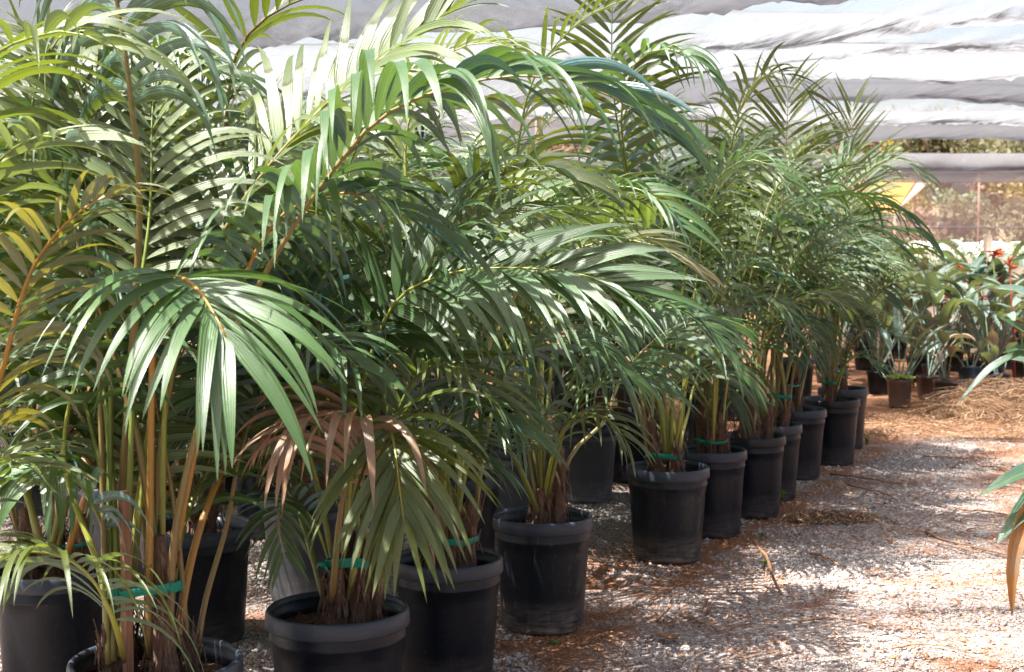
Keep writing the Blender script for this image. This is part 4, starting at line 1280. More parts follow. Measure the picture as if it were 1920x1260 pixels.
hand(pX, [(-170, 1150, 4.0), (-140, 850, 3.9), (-110, 560, 3.8), (-60, 380, 3.7), (10, 290, 3.6), (80, 255, 3.5), (150, 270, 3.4)],
     PA, 'green', s0=.55, n=11, L=.36, W=.045, lift=.3, grav=3.0, seg=12, seed=53, rnd=.8)
hand(pX, [(-160, 1150, 4.0), (-110, 1000, 3.9), (-60, 900, 3.8), (0, 860, 3.7), (70, 880, 3.65)], OL, 'green', s0=.4, n=10, L=.32, W=.034, seed=54, rnd=.2)

# B
pB = make_palm(838, 5.42, .215, 'palm in the black pot just right of the palm with the dead frond', 5, nfr=9, near=True, azr=(20, 170), singles=5, body=POT_BLACK, stake=(-.05, -.03, .22, .01), tapez=.16)
hand(pB, [(838, 1040, 5.42), (870, 850, 5.45), (920, 640, 5.5), (985, 530, 5.5), (1070, 472, 5.45), (1160, 450, 5.4), (1240, 466, 5.35), (1320, 520, 5.3)], PA, 'pale', s0=.5, n=20, L=.36, W=.030, seed=61, rnd=.95, grav=3.2, dryfn=lambda q, s: np.clip((q - .45) * .9, 0, .5))
hand(pB, [(845, 1040, 5.4), (880, 850, 5.3), (930, 720, 5.2), (990, 652, 5.12), (1050, 635, 5.06), (1110, 648, 5.0), (1170, 705, 4.95)], TL, 'green', s0=.48, n=16, L=.42, W=.040, seed=62, rnd=.4, grav=5)
hand(pB, [(835, 1040, 5.4), (832, 900, 5.25), (845, 790, 5.1), (885, 745, 4.95), (935, 758, 4.82), (985, 820, 4.75)], TL, 'green', s0=.45, n=15, L=.38, W=.036, seed=63, rnd=.35, grav=4.5)
hand(pB, [(838, 1040, 5.4), (830, 800, 5.4), (820, 560, 5.3), (850, 420, 5.2), (920, 340, 5.1), (1010, 310, 5.0), (1100, 350, 4.9)], OL, 'green', s0=.48, n=19, L=.45, W=.042, seed=64, rnd=.5)
hand(pB, [(835, 1040, 5.45), (800, 800, 5.6), (780, 500, 5.7), (760, 300, 5.7), (780, 180, 5.7), (840, 100, 5.7), (930, 80, 5.65), (1010, 120, 5.6)], PA, 'yellow', s0=.5, n=19, L=.45, W=.035, seed=65, rnd=.6)
hand(pB, [(838, 1040, 5.45), (810, 850, 5.3), (770, 700, 5.1), (720, 630, 5.0), (660, 620, 4.9), (600, 680, 4.8)], TL, 'green', s0=.48, n=17, L=.42, W=.038, seed=66, rnd=.4)

# C
pC = make_palm(1018, 6.25, .222, 'palm in the dusty pot with rust streaks under its rim', 6, nfr=10, near=True, azr=(10, 180), singles=6, body=POT_DUSTY, hmin=.9, tape=False)
hand(pC, [(1018, 965, 6.25), (1045, 800, 6.15), (1095, 665, 6.05), (1160, 600, 5.95), (1230, 575, 5.85), (1290, 590, 5.8), (1345, 650, 5.7)], TL, 'green', s0=.45, n=18, L=.40, W=.034, seed=71, rnd=.6, grav=4)
hand(pC, [(1015, 965, 6.25), (1035, 860, 6.15), (1060, 800, 6.05), (1100, 775, 5.95), (1145, 790, 5.9), (1180, 835, 5.85)], OL, 'yellow', s0=.4, n=14, L=.33, W=.030, seed=72, rnd=.9, grav=5)
hand(pC, [(1018, 965, 6.25), (985, 700, 6.2), (960, 420, 6.1), (975, 250, 6.0), (1000, 150, 5.95), (1050, 75, 5.9), (1120, 20, 5.85), (1210, -10, 5.8)], OL, 'green', s0=.55, n=17, L=.42, W=.032, seed=73, rnd=.7)
hand(pC, [(1018, 965, 6.25), (1010, 720, 6.1), (1020, 520, 6.0), (1070, 400, 5.9), (1150, 350, 5.8), (1230, 370, 5.7), (1290, 440, 5.6)], TL, 'green', s0=.48, n=18, L=.42, W=.036, seed=74, rnd=.5, grav=4)
hand(pC, [(1018, 965, 6.25), (1060, 800, 6.1), (1120, 720, 6.0), (1190, 700, 5.9), (1250, 740, 5.85)], TL, 'green', s0=.4, n=15, L=.36, W=.03, seed=75, rnd=.3, grav=4)
hand(pC, [(1010, 965, 6.2), (960, 850, 6.0), (900, 800, 5.85), (860, 810, 5.75), (830, 860, 5.65)], TL, 'green', s0=.4, n=14, L=.32, W=.03, seed=76, rnd=.5, grav=4)

# D
pD = make_palm(1254, 7.62, .225, 'palm in the scuffed black pot alone at the front, light streaks on its left side', 7, nfr=11, near=True, azr=(0, 200), singles=6, body=POT_DUSTY, hmin=1.0, tapez=.12)
hand(pD, [(1254, 870, 7.6), (1240, 700, 7.5), (1200, 480, 7.3), (1165, 280, 7.2), (1150, 170, 7.1), (1147, 70, 7.05), (1150, -40, 7.0)], OL, 'green', s0=.62, n=16, L=.50, W=.040, a0=1.1, a1=.6, lift=.05, grav=1.6, seed=81, rnd=.7, face=(0, -1, .1))
hand(pD, [(1258, 870, 7.6), (1225, 650, 7.5), (1190, 400, 7.3), (1165, 230, 7.15), (1185, 130, 7.05), (1235, 92, 6.95), (1300, 108, 6.85), (1350, 165, 6.8)], TL, 'green', s0=.6, n=17, L=.42, W=.040, seed=82, rnd=.55, grav=6)
hand(pD, [(1258, 870, 7.6), (1262, 740, 7.4), (1295, 660, 7.3), (1350, 655, 7.2), (1400, 720, 7.1)], TL, 'green', s0=.42, n=15, L=.38, W=.032, seed=83, rnd=.4, grav=4)
hand(pD, [(1254, 870, 7.6), (1270, 640, 7.5), (1300, 430, 7.4), (1350, 330, 7.3), (1420, 300, 7.2), (1490, 350, 7.1)], TL, 'green', s0=.5, n=18, L=.45, W=.036, seed=84, rnd=.6)
hand(pD, [(1250, 870, 7.6), (1235, 760, 7.4), (1200, 700, 7.2), (1150, 680, 7.0), (1110, 720, 6.9)], TL, 'green', s0=.42, n=15, L=.38, W=.034, seed=85, rnd=.6, grav=4)
hand(pD, [(1262, 870, 7.6), (1290, 700, 7.5), (1340, 560, 7.4), (1400, 500, 7.3), (1460, 520, 7.2)], TL, 'yellow', s0=.45, n=16, L=.40, W=.032, seed=86, rnd=.5, grav=4)

pE = make_palm(1337, 8.25, .202, 'palm with a wide green tape band in the smaller pot behind the scuffed one', 8, nfr=10, azr=(0, 220), singles=4, hmin=1.0, tapez=.12, near=True)
hand(pE, [(1337, 840, 8.2), (1340, 700, 8.1), (1352, 610, 8.0), (1400, 562, 7.85), (1455, 565, 7.75), (1490, 625, 7.7)], TL, 'yellow', s0=.5, n=16, L=.38, W=.028, seed=91, rnd=.8, grav=4)
hand(pE, [(1337, 840, 8.2), (1350, 600, 8.2), (1355, 400, 8.1), (1372, 270, 8.0), (1398, 180, 7.9), (1440, 138, 7.85), (1490, 145, 7.8), (1535, 200, 7.75)], OL, 'yellow', s0=.55, n=19, L=.42, W=.034, seed=92, rnd=.9)
pF = make_palm(1413, 8.85, .207, 'palm with a thick fibrous trunk and thin green tape, fifth pot of the front row', 9, nfr=11, azr=(0, 220), singles=3, hmin=1.0, rimm=RIM_BLACK, near=True,
               spots=[(-.02, 0, .0, .0, .34, .075), (.09, 0, .02, 0, .28, .04)])
hand(pF, [(1413, 810, 8.8), (1440, 600, 8.9), (1462, 430, 8.9), (1472, 300, 8.9), (1477, 200, 8.9), (1480, 140, 8.9)], OL, 'brown', s0=.55, n=17, L=.50, W=.032, a0=1.1, a1=.5, lift=.1, grav=1.2, seed=101, rnd=.5, face=(0, -1, .1))
hand(pF, [(1413, 810, 8.8), (1430, 640, 8.7), (1480, 500, 8.6), (1550, 435, 8.5), (1620, 430, 8.4), (1670, 450, 8.35), (1705, 485, 8.3)], TL, 'pale', s0=.46, n=19, L=.40, W=.034, seed=102, rnd=.75, grav=3.6)
pG = make_palm(1452, 9.4, .19, 'palm in the narrow pot squeezed behind the fifth pot of the front row', 10, nfr=8, azr=(10, 220), hmin=1.0)
hand(pG, [(1452, 790, 9.4), (1470, 640, 9.3), (1500, 520, 9.2), (1550, 470, 9.1), (1610, 480, 9.0)], TL, 'green', s0=.45, n=16, L=.4, W=.032, seed=111, rnd=.5, grav=3.6)
pH = make_palm(1496, 10.25, .212, 'palm in the broad rimmed black pot third from the far end of the row', 11, nfr=11, azr=(20, 240), reach=.9, hmin=1.0, tapez=.25)
hand(pH, [(1496, 760, 10.2), (1540, 560, 10.2), (1580, 400, 10.2), (1592, 300, 10.2), (1597, 230, 10.2), (1598, 185, 10.2)], PA, 'pale', s0=.55, n=17, L=.50, W=.030, a0=.9, a1=.4, lift=.1, grav=.8, seed=121, rnd=.7, face=(0, -1, .1))
pI = make_palm(1561, 10.9, .216, 'palm in the straight sided black pot second from the far end of the front row', 12, nfr=11, azr=(40, 250), reach=.85, hmin=1.0, rimm=RIM_BLACK, tapez=.22)
hand(pI, [(1561, 740, 10.9), (1585, 560, 10.8), (1592, 420, 10.6), (1615, 340, 10.5), (1650, 303, 10.4), (1690, 300, 10.3), (1718, 320, 10.25), (1738, 350, 10.2)], TL, 'pale', s0=.5, n=18, L=.42, W=.03, seed=131, rnd=.6, grav=3.6)
hand(pI, [(1565, 740, 10.9), (1600, 620, 10.8), (1645, 550, 10.6), (1680, 530, 10.5), (1715, 545, 10.4)], OL, 'green', s0=.45, n=17, L=.42, W=.032, seed=132, rnd=.2, lift=.4, grav=2)
hand(pI, [(1565, 740, 10.9), (1600, 640, 10.8), (1640, 610, 10.7), (1690, 640, 10.6)], TL, 'green', s0=.45, n=14, L=.34, W=.03, seed=133, rnd=.2)
hand(pI, [(1555, 740, 10.9), (1580, 690, 10.7), (1610, 665, 10.6), (1650, 690, 10.5)], TL, 'green', s0=.4, n=12, L=.28, W=.025, seed=134, rnd=.3)
pJ = make_palm(1583, 11.7, .205, 'farthest palm of the front row, its pot half hidden behind the straight sided one', 13, nfr=8, azr=(60, 250), reach=.8, hmin=1.1)

# second and third rows, left to right
pK = make_palm(360, 6.05, .245, 'palm with a stake in the large black pot directly behind the lower left palm', 14, nfr=8, azr=(20, 200), near=True, singles=6, stake=(-.05, -.06, .36, 0), tapez=.30, rimm=RIM)
hand(pK, [(350, 960, 6), (370, 700, 5.7), (400, 420, 5.5), (425, 210, 5.4), (442, 105, 5.35), (485, 45, 5.3), (550, 5, 5.25), (640, -20, 5.2), (760, -15, 5.15)], OL, 'brown', s0=.55, n=18, L=.48, W=.046, seed=141, rnd=.9, lift=.35, grav=1.8)
hand(pK, [(370, 960, 6), (410, 700, 5.8), (430, 480, 5.7), (410, 330, 5.6), (350, 240, 5.5), (270, 210, 5.4), (190, 240, 5.3)], TL, 'green', s0=.5, n=18, L=.45, W=.042, seed=142, rnd=.4)
hand(pK, [(370, 960, 6), (440, 720, 5.8), (510, 560, 5.7), (590, 480, 5.6), (680, 460, 5.5), (760, 510, 5.4)], TL, 'green', s0=.45, n=18, L=.45, W=.042, seed=143, rnd=.5)
pM = make_palm(572, 6.75, .222, 'palm in the grey lit pot behind the pot with the dead frond', 15, nfr=9, azr=(20, 200), body=POT_GREY, hmin=1.0, top=1.1)
pS = make_palm(862, 7.35, .215, 'palm in the dark pot seen between the second and third pots of the front row', 16, nfr=9, azr=(0, 200), hmin=1.0)
pT = make_palm(985, 8.35, .21, 'palm in the pale dusty pot behind the third front pot', 17, nfr=9, azr=(0, 200), body=POT_GREY, hmin=1.0)
pN = make_palm(1100, 9.35, .212, 'palm in the grey pot lit on its left side left of the scuffed front pot', 18, nfr=10, azr=(0, 200), body=POT_GREY, hmin=.9, tapez=.3)
pO = make_palm(1182, 10.1, .21, 'palm in the dark pot just behind the left shoulder of the scuffed front pot', 19, nfr=9, azr=(0, 200), hmin=1.0)
pU = make_palm(1322, 11.8, .215, 'palm in the black pot standing behind the two middle pots of the front row', 20, nfr=9, azr=(0, 200), hmin=1.1, rimm=RIM_BLACK)
pQ = make_palm(196, 7.1, .215, 'palm in the whitish worn pot behind the left edge palm', 21, nfr=9, azr=(20, 220), body=POT_GREY, top=1.1, hmin=.8)
pR = make_palm(262, 8.0, .21, 'palm in the black pot with orange litter, far left behind the worn pot', 22, nfr=8, azr=(20, 220), hmin=1.0)
pP = make_palm(404, 9.3, .212, 'palm in the black pot seen above the rim of the large left pot', 23, nfr=9, azr=(0, 200), top=1.1, hmin=1.0)
back = [(60, 8.9, 'palm deep in the block at the far left, behind the left edge palms'), (500, 8.2, 'palm deep in the block left of the grey lit pot'),
        (700, 8.9, 'palm deep in the block behind the front palm with the dead frond'), (820, 9.9, 'palm deep in the block behind the second front palm'),
        (300, 11.0, 'palm in the rear of the block behind the left stakes'), (560, 11.0, 'palm in the rear of the block behind the grey lit pot'),
        (940, 11.4, 'palm in the rear of the block behind the third front palm'), (1080, 12.2, 'palm in the rear of the block left of the middle front palms'),
        (1210, 13.2, 'palm in the rear of the block behind the scuffed front pot'), (1380, 13.6, 'palm in the rear of the block between the middle pots'),
        (1490, 14.6, 'rearmost palm of the block behind the far end of the row'),
        (-60, 12.4, 'palm in the last rows just outside the left edge'), (110, 12.6, 'palm in the last rows at far left behind the edge palms'),
        (210, 10.4, 'palm in the last rows behind the whitish worn pot'), (440, 12.9, 'palm in the last rows left of centre'),
        (640, 13.0, 'palm in the last rows behind the dead frond'), (790, 12.6, 'palm in the last rows behind the second front pot'),
        (680, 10.2, 'palm midway back behind the dead frond'), (0, 15.0, 'hindmost palm at the left edge'), (200, 15.2, 'hindmost palm behind the wooden stakes'),
        (370, 15.4, 'hindmost palm behind the large left pot'), (520, 15.0, 'hindmost palm left of the grey lit pot'), (700, 15.3, 'hindmost palm behind the front dead frond'),
        (860, 14.6, 'hindmost palm behind the dark middle pot'), (1010, 15.0, 'hindmost palm behind the stained pot'), (1130, 15.5, 'hindmost palm left of the scuffed pot'),
        (1290, 16.2, 'hindmost palm behind the middle of the row')]
for k, (px, D, lb) in enumerate(back):
    make_palm(px, D, .21, lb, 40 + k, nfr=12, azr=(0, 360), hmin=.7, top=1.0 if px > 900 else 1.15)


# ------------------------------------------------------------------ paddle-leaved plants (bird of paradise bed)
def paddle_leaf(name, parent, base, tip_dir, pet_len, blade_len, width, mat, g, curl=1.0, seg=9, pet_mat=None, rnd=.5, dry=0.0, face=None):
    """petiole plus folded paddle blade as one leaf mesh"""
    d = norm(np.array(tip_dir, float)); b = np.array(base, float)
    P = [b]; dd = d.copy()
    out = np.array((d[0], d[1], 0)); out = norm(out) if np.linalg.norm(out) > .05 else np.array((1., 0, 0))
    for k in range(5):
        dd = norm(dd + out * .05 * curl); P.append(P[-1] + dd * pet_len / 5)
    mb = MB()
    mb.tube(np.array(P), np.linspace(.011, .006, 6), 5, A=(rnd, dry))
    p = P[-1]; rows = []
    wv = norm(np.cross(dd, (0, 0, 1.)) if face is None else np.cross(dd, np.array(face, float)))
    c = 4; u = np.linspace(0, 1, c + 1)
    for k in range(seg + 1):
        v = k / seg
        wp = width * (math.sin(math.pi * min(1, v ** .75 * .97 + .03)) ** .8) + .001
        bn = np.cross(wv, dd)
        off = (u - .5)[:, None] * wp * wv + (np.abs(u - .5) * .55)[:, None] * wp * bn
        rows.append(p + off)
        dd = norm(dd + (out * .10 + np.array((0, 0, -.13))) * curl); p = p + dd * blade_len / seg
    V = np.stack(rows)
    A = np.zeros((seg + 1, c + 1, 4)); A[..., 0] = u[None]; A[..., 1] = np.linspace(0, .85, seg + 1)[:, None]; A[..., 2] = rnd; A[..., 3] = dry
    mb.add(V.reshape(-1, 3), grid_faces(1, seg + 1, c + 1), A.reshape(-1, 4))
    return mb.build(name, mat, parent)


def small_pot(Rr, H, parent, mat, seed):
    mb = MB()
    mb.lathe([(.001, .003), (Rr * .72, .003), (Rr * .76, .02), (Rr * .93, H - .04), (Rr * .96, H - .035), (Rr, H - .005), (Rr * .97, H), (Rr * .92, H - .01), (Rr * .88, H - .07)], 26)
    mb.build('pot', mat, parent)
    soil_mesh(Rr * .88, H - .05, seed).build('soil', SOIL, parent, smooth=False)


def make_strel(seed, n, hgt, potm, Rr=.15, H=.28, mat=PADDLE, flower=None, loc=(0, 0, 0), width=.12, spread=.45, pot=True):
    g = np.random.default_rng(seed)
    t = empty('potted_bird_of_paradise', loc)
    if pot: small_pot(Rr, H, t, potm, seed)
    for k in range(n):
        a = g.random() * 6.28; r = g.uniform(.0, .05)
        tl = g.uniform(.05, spread)
        paddle_leaf('leaf', t, (math.cos(a) * r, math.sin(a) * r, H - .05), (math.cos(a) * tl, math.sin(a) * tl, 1), hgt * g.uniform(.35, .75), hgt * g.uniform(.3, .45), width * g.uniform(.7, 1.15), mat, g, g.uniform(.5, 1.5), rnd=g.random(), dry=.7 if g.random() < .16 else 0)
    if flower is not None:
        for k in range(1):
            a = g.random() * 6.28; top = hgt * g.uniform(.70, .85) + H * .5
            mb = MB(); c = np.array((math.cos(a) * .12, math.sin(a) * .12, top))
            mb.tube([(0, 0, H - .05), c * (.6, .6, .55), c], [.009, .008, .006], 5)
            for j in range(5):
                b = a + g.normal(0, .5)
                d = np.array((math.cos(b), math.sin(b), g.uniform(-.1, 1.3))); d = norm(d)
                mb.tube([c, c + d * .08, c + d * g.uniform(.14, .2)], [.010, .016, .001], 5)
            mb.build('flower', flower, t)
    return t


SG = 'potted bird of paradise plants in the bed at right'
# the front pots one can tell apart
pt = at(1689, 600, 14.55)
lp = empty('potted_bird_of_paradise', (pt[0], 14.55, 0)); tag(lp, 'stiff grey leaved plant in a brown pot topped with lime green succulents', 'potted plant', SG)
small_pot(.135, .30, lp, POT_CLAY, 3)
g = np.random.default_rng(77)
for dx, h, w, pl in [(-.32, .30, .07, .30), (-.14, .38, .085, .34), (.0, .42, .10, .45), (.10, .36, .09, .42), (.26, .34, .085, .40), (.48, .34, .10, .42), (.60, .30, .09, .30), (.35, .32, .085, .26), (-.5, .25, .07, .2)]:
    paddle_leaf('leaf', lp, (dx * .1, 0, .26), (dx, g.normal(0, .15), 1), pl, h, w, PADDLE, g, .35, rnd=g.uniform(.6, 1))
for k in range(46):
    a = g.random() * 6.28; r = .14 * math.sqrt(g.random()) * 1.1
    mb = MB(); c = np.array((math.cos(a) * r, math.sin(a) * r, .33 - r * .2))
    for j in range(7):
        b = j * .9 + g.random(); d = np.array((math.cos(b), math.sin(b), .5)); w = np.array((-math.sin(b), math.cos(b), 0))
        L = g.uniform(.03, .05)
        mb.add([c, c + d * L * .6 + w * L * .35, c + d * L, c + d * L * .6 - w * L * .35], [(0, 1, 2, 3)])
    mb.build('succulent_rosette', LIME, lp)


def place(t, px, D, label, rz=0, tilt=None, sc=1.0, group=SG, dz=0.0):
    p = at(px, 600, D); t.location = (p[0], D, dz); t.rotation_euler = (0 if tilt is None else tilt[0], 0 if tilt is None else tilt[1], rz); t.scale = (sc,) * 3
    tag(t, label, 'potted plant', group)
    return t


place(make_strel(301, 6, .62, POT_CLAYD, .135, .27), 1776, 14.7, 'plant with one drooping leaf in the wide brown pot right of the lime topped pot', 0.6)
place(make_strel(302, 8, .75, POT_CLAYD, .13, .26), 1742, 15.3, 'plant in the dark brown pot between the lime topped pot and the wide pot', 1.0)
place(make_strel(303, 5, .55, POT_BLACK, .14, .26), 1822, 15.6, 'plant in the black pot tipped over beside the straw heap', 1.2, (0.0, R(38)), dz=.05)
place(make_strel(304, 5, .5, POT_BLACK, .13, .25), 1880, 15.2, 'plant in the small black pot half buried by the straw heap', 2.2, (R(15), R(20)), dz=.02)
protos = [make_strel(310, 19, 1.5, POT_BLACK, width=.15), make_strel(311, 20, 1.6, POT_CLAYD, flower=FLOWER_O, width=.14), make_strel(312, 18, 1.25, POT_BLACK, width=.15), make_strel(313, 19, 1.45, POT_BLACK, flower=FLOWER_R, mat=PADDLE_DARK, width=.14)]
used = [False] * 4
g = np.random.default_rng(88)
words_ = {0: 'leafy grey green plant', 1: 'tall plant with orange flower', 2: 'low grey green plant', 3: 'glossy plant with a red flower'}
rows = [(16.0, 'first bed line'), (17.3, 'second bed line'), (18.8, 'third bed line'), (20.4, 'fourth bed line'), (22.2, 'fifth bed line')]
for ri, (D, rl) in enumerate(rows):
    x0 = 1560 - 5 * ri; step = 2667 * .58 / D
    px = x0; c = 0
    while px < 2010:
        k = int(g.choice([0, 2, 0, 2, 3, 1], p=[.3, .25, .15, .15, .1, .05]))
        if k == 1 and D < 18: k = 0
        t = protos[k] if not used[k] else copy_tree(protos[k]); used[k] = True
        pos = ['nearest the palms', 'left of the lime topped pot', 'behind the lime topped pot', 'behind the wide pot', 'above the straw heap', 'at the right edge', 'beyond the right edge'][min(6, int((px - 1530) // 75))]
        place(t, px + g.uniform(-12, 12), D + g.uniform(-.3, .3), f'{words_[k]}, {rl}, {pos}', g.random() * 6.28, sc=g.uniform(.9, 1.15))
        px += step; c += 1
# paler plants and bushes at the back of the bed
for k in range(24):
    px = 1610 + (k % 12) * 34 + g.uniform(-10, 10); D = 24.5 + (k // 12) * 4 + g.uniform(-.8, .8)
    p = at(px, 500, D)
    w = 'pale sage bush' if k % 3 else 'greener sage bush'
    q = ['right behind the palm tips', 'nearer the palms', 'left of the middle', 'in the middle', 'right of the middle', 'near the right edge', 'at the right edge', 'past the right edge'][min(7, int((px - 1600) // 50))]
    q = ['right behind the palm tips', 'nearest the palms', 'next to the palms', 'above the lime topped pot', 'left of the middle', 'just left of the middle', 'in the middle', 'just right of the middle', 'above the straw heap', 'near the right edge', 'at the right edge', 'past the right edge'][k % 12]
    shrub(p[0], D, 0, g.uniform(.6, .9), g.uniform(1.25, 1.75), 'pale' if k % 3 else 'sage', f'{w} {q}, {"front" if k < 12 else "rear"} line behind the flower bed', 'sage bushes behind the flower bed', 400 + k, 900, .085)
# white plastic bales and a small white-topped orange tub between the bushes
WHITE = simple('white_plastic_sheet', (0.55, 0.52, 0.46), (0.38, 0.36, 0.30), 0.5, 5, 0.7, 0.4)
for k, (px, w, lb) in enumerate([(1738, 1.5, 'white plastic covered stack just right of the palm tips'), (1850, 1.6, 'white plastic covered stack behind the sage bushes'), (1935, 1.4, 'white plastic covered stack at the right edge')]):
    p = at(px, 450, 32); n = 14
    S, T = np.meshgrid(np.linspace(-1, 1, n), np.linspace(-1, 1, n))
    Z = 1.66 * np.clip(1 - np.abs(S) ** 6, 0, 1) * np.clip(1 - np.abs(T) ** 6, 0, 1) * (0.94 + .12 * vnoise(S * 3 + k * 5, T * 3, 7))
    V = np.stack([S * w / 2 * 1.05, T * .8, Z], -1).reshape(-1, 3)
    o = link('covered_stack', make_mesh('covered_stack', V, grid_faces(1, n, n), None, [WHITE]), loc=(p[0], 32, 0)); tag(o, lb, 'covered stack', 'white covered stacks at the far end')
g = np.random.default_rng(91)
for k, (px, py, D) in enumerate([(1805, 505, 19.6), (1818, 535, 19.2)]):
    p = at(px, py, D); t = empty('orange_flower_clump', (p[0], D, 0)); tag(t, ['bright orange flower clump standing highest in the bed', 'smaller orange flower clump just below the highest one'][k], 'flowers', 'orange flowers in the bed')
    mb = MB(); mb.tube([(0, 0, 0), (0.02, 0, p[2] * .5), (0, 0, p[2])], [.012, .01, .008], 5); mb.build('stem', PET['green'], t)
    mb = MB()
    for j in range(26):
        a = g.random() * 6.28; d = norm(np.array((math.cos(a), math.sin(a), g.uniform(-.5, 1)))); c = np.array((0, 0, p[2] - .02)) + d * g.uniform(0, .08)
        mb.tube([c, c + d * .05, c + d * .11], [.01, .02, .001], 5)
    mb.build('petals', FLOWER_O, t)


g = np.random.default_rng(93)
for k, (px, py, D, lb) in enumerate([(1893, 492, 15.6, 'thin coral flower spray near the right edge of the bed'), (1862, 470, 17.0, 'small red flower spike left of the coral spray'), (1840, 545, 16.4, 'dark red flower spike in the middle of the bed'),
                                     (1765, 560, 16.8, 'small red flower spike behind the wide brown pot'), (1700, 575, 16.6, 'faint red flower spike behind the lime topped pot'), (1912, 600, 15.4, 'low dark red flower at the right edge')]):
    p = at(px, py, D); t = empty('flower_spike', (p[0], D, 0)); tag(t, lb, 'flowers', 'red flower spikes in the bed')
    mb = MB(); mb.tube([(0.1, 0, 0), (0.05, 0, p[2] * .6), (0, 0, p[2])], [.012, .010, .007], 5); mb.build('stem', FLOWER_R if k == 0 else PET['green'], t)
    mb = MB()
    for j in range(9):
        b_ = g.random() * 6.28; c = np.array((0, 0, p[2] - g.uniform(0, .12))); d = norm(np.array((math.cos(b_), math.sin(b_), g.uniform(-.2, 1.0))))
        mb.tube([c, c + d * .05, c + d * g.uniform(.09, .16)], [.007, .012, .001], 5)
    mb.build('petals', FLOWER_R if k else FLOWER_O, t)


# straw heap and loose strands
def straw(name, cx, cy, rx, ry, hz, n, label, seed, Lr=(.12, .7)):
    g = np.random.default_rng(seed); mb = MB()
    for k in range(n):
        a = g.random() * 6.28; r = math.sqrt(g.random())
        x, y = cx + math.cos(a) * r * rx, cy + math.sin(a) * r * ry
        z = hz * (1 - r * r) * g.random() + .012
        b = g.random() * 6.28; L = g.uniform(*Lr); cu = g.normal(0, 1.3)
        P = []
        for s in np.linspace(-.5, .5, 6):
            P.append((x + math.cos(b + cu * s) * L * s, y + math.sin(b + cu * s) * L * s, max(.01, z + hz * .5 * (.25 - s * s) * g.uniform(.3, 1.6) + g.normal(0, .008))))
        mb.tube(P, np.linspace(.0042, .0015, 6) * g.uniform(.4, 1.3), 3, A=(g.random(), 0), caps=False)
    o = mb.build(name, STRAW); tag(o, label, 'straw', kind='stuff')


sp = at(1885, 730, 14.0)
straw('straw_heap', sp[0], 14.0, .80, .85, .34, 1300, 'heap of pale dry straw and twigs at the right side of the lane', 601)
straw('scattered_straw', at(1800, 780, 13)[0], 13.0, 1.7, .9, .02, 1500, 'thin scattering of straw on the orange dirt before the heap', 602, (.05, .3))
straw('straw_tuft', *ground(1560, 975)[:2], .28, .16, .04, 420, 'tuft of fibrous orange straw on the gravel near the front row', 603, (.03, .14))


# sticks, dead leaves and weeds lying in the lane
def stick(pts, r, label, mat=STICK, name='dry_stick'):
    P = []
    for px, py, h in pts:
        q = ground(px, py); d = q - np.array((0, 0, CAMZ)); P.append(q + np.array((0, 0, h)))
    b = np.array((P[0][0], P[0][1], 0)); C, _ = catmull(np.array(P) - b, 14)
    C[:, 2] = np.maximum(C[:, 2] + .018, r * .6)
    g = np.random.default_rng(int(pts[0][0]))
    C += g.normal(0, .0025, C.shape)
    mb = MB(); mb.tube(C, r * np.linspace(1, .45, 14) * (1 + g.normal(0, .12, 14)), 6, flat=.7)
    o = mb.build(name, mat, loc=tuple(b)); tag(o, label, 'stick' if name == 'dry_stick' else 'dead leaf', 'dry sticks lying in the lane' if name == 'dry_stick' else 'dead leaf pieces in the lane')


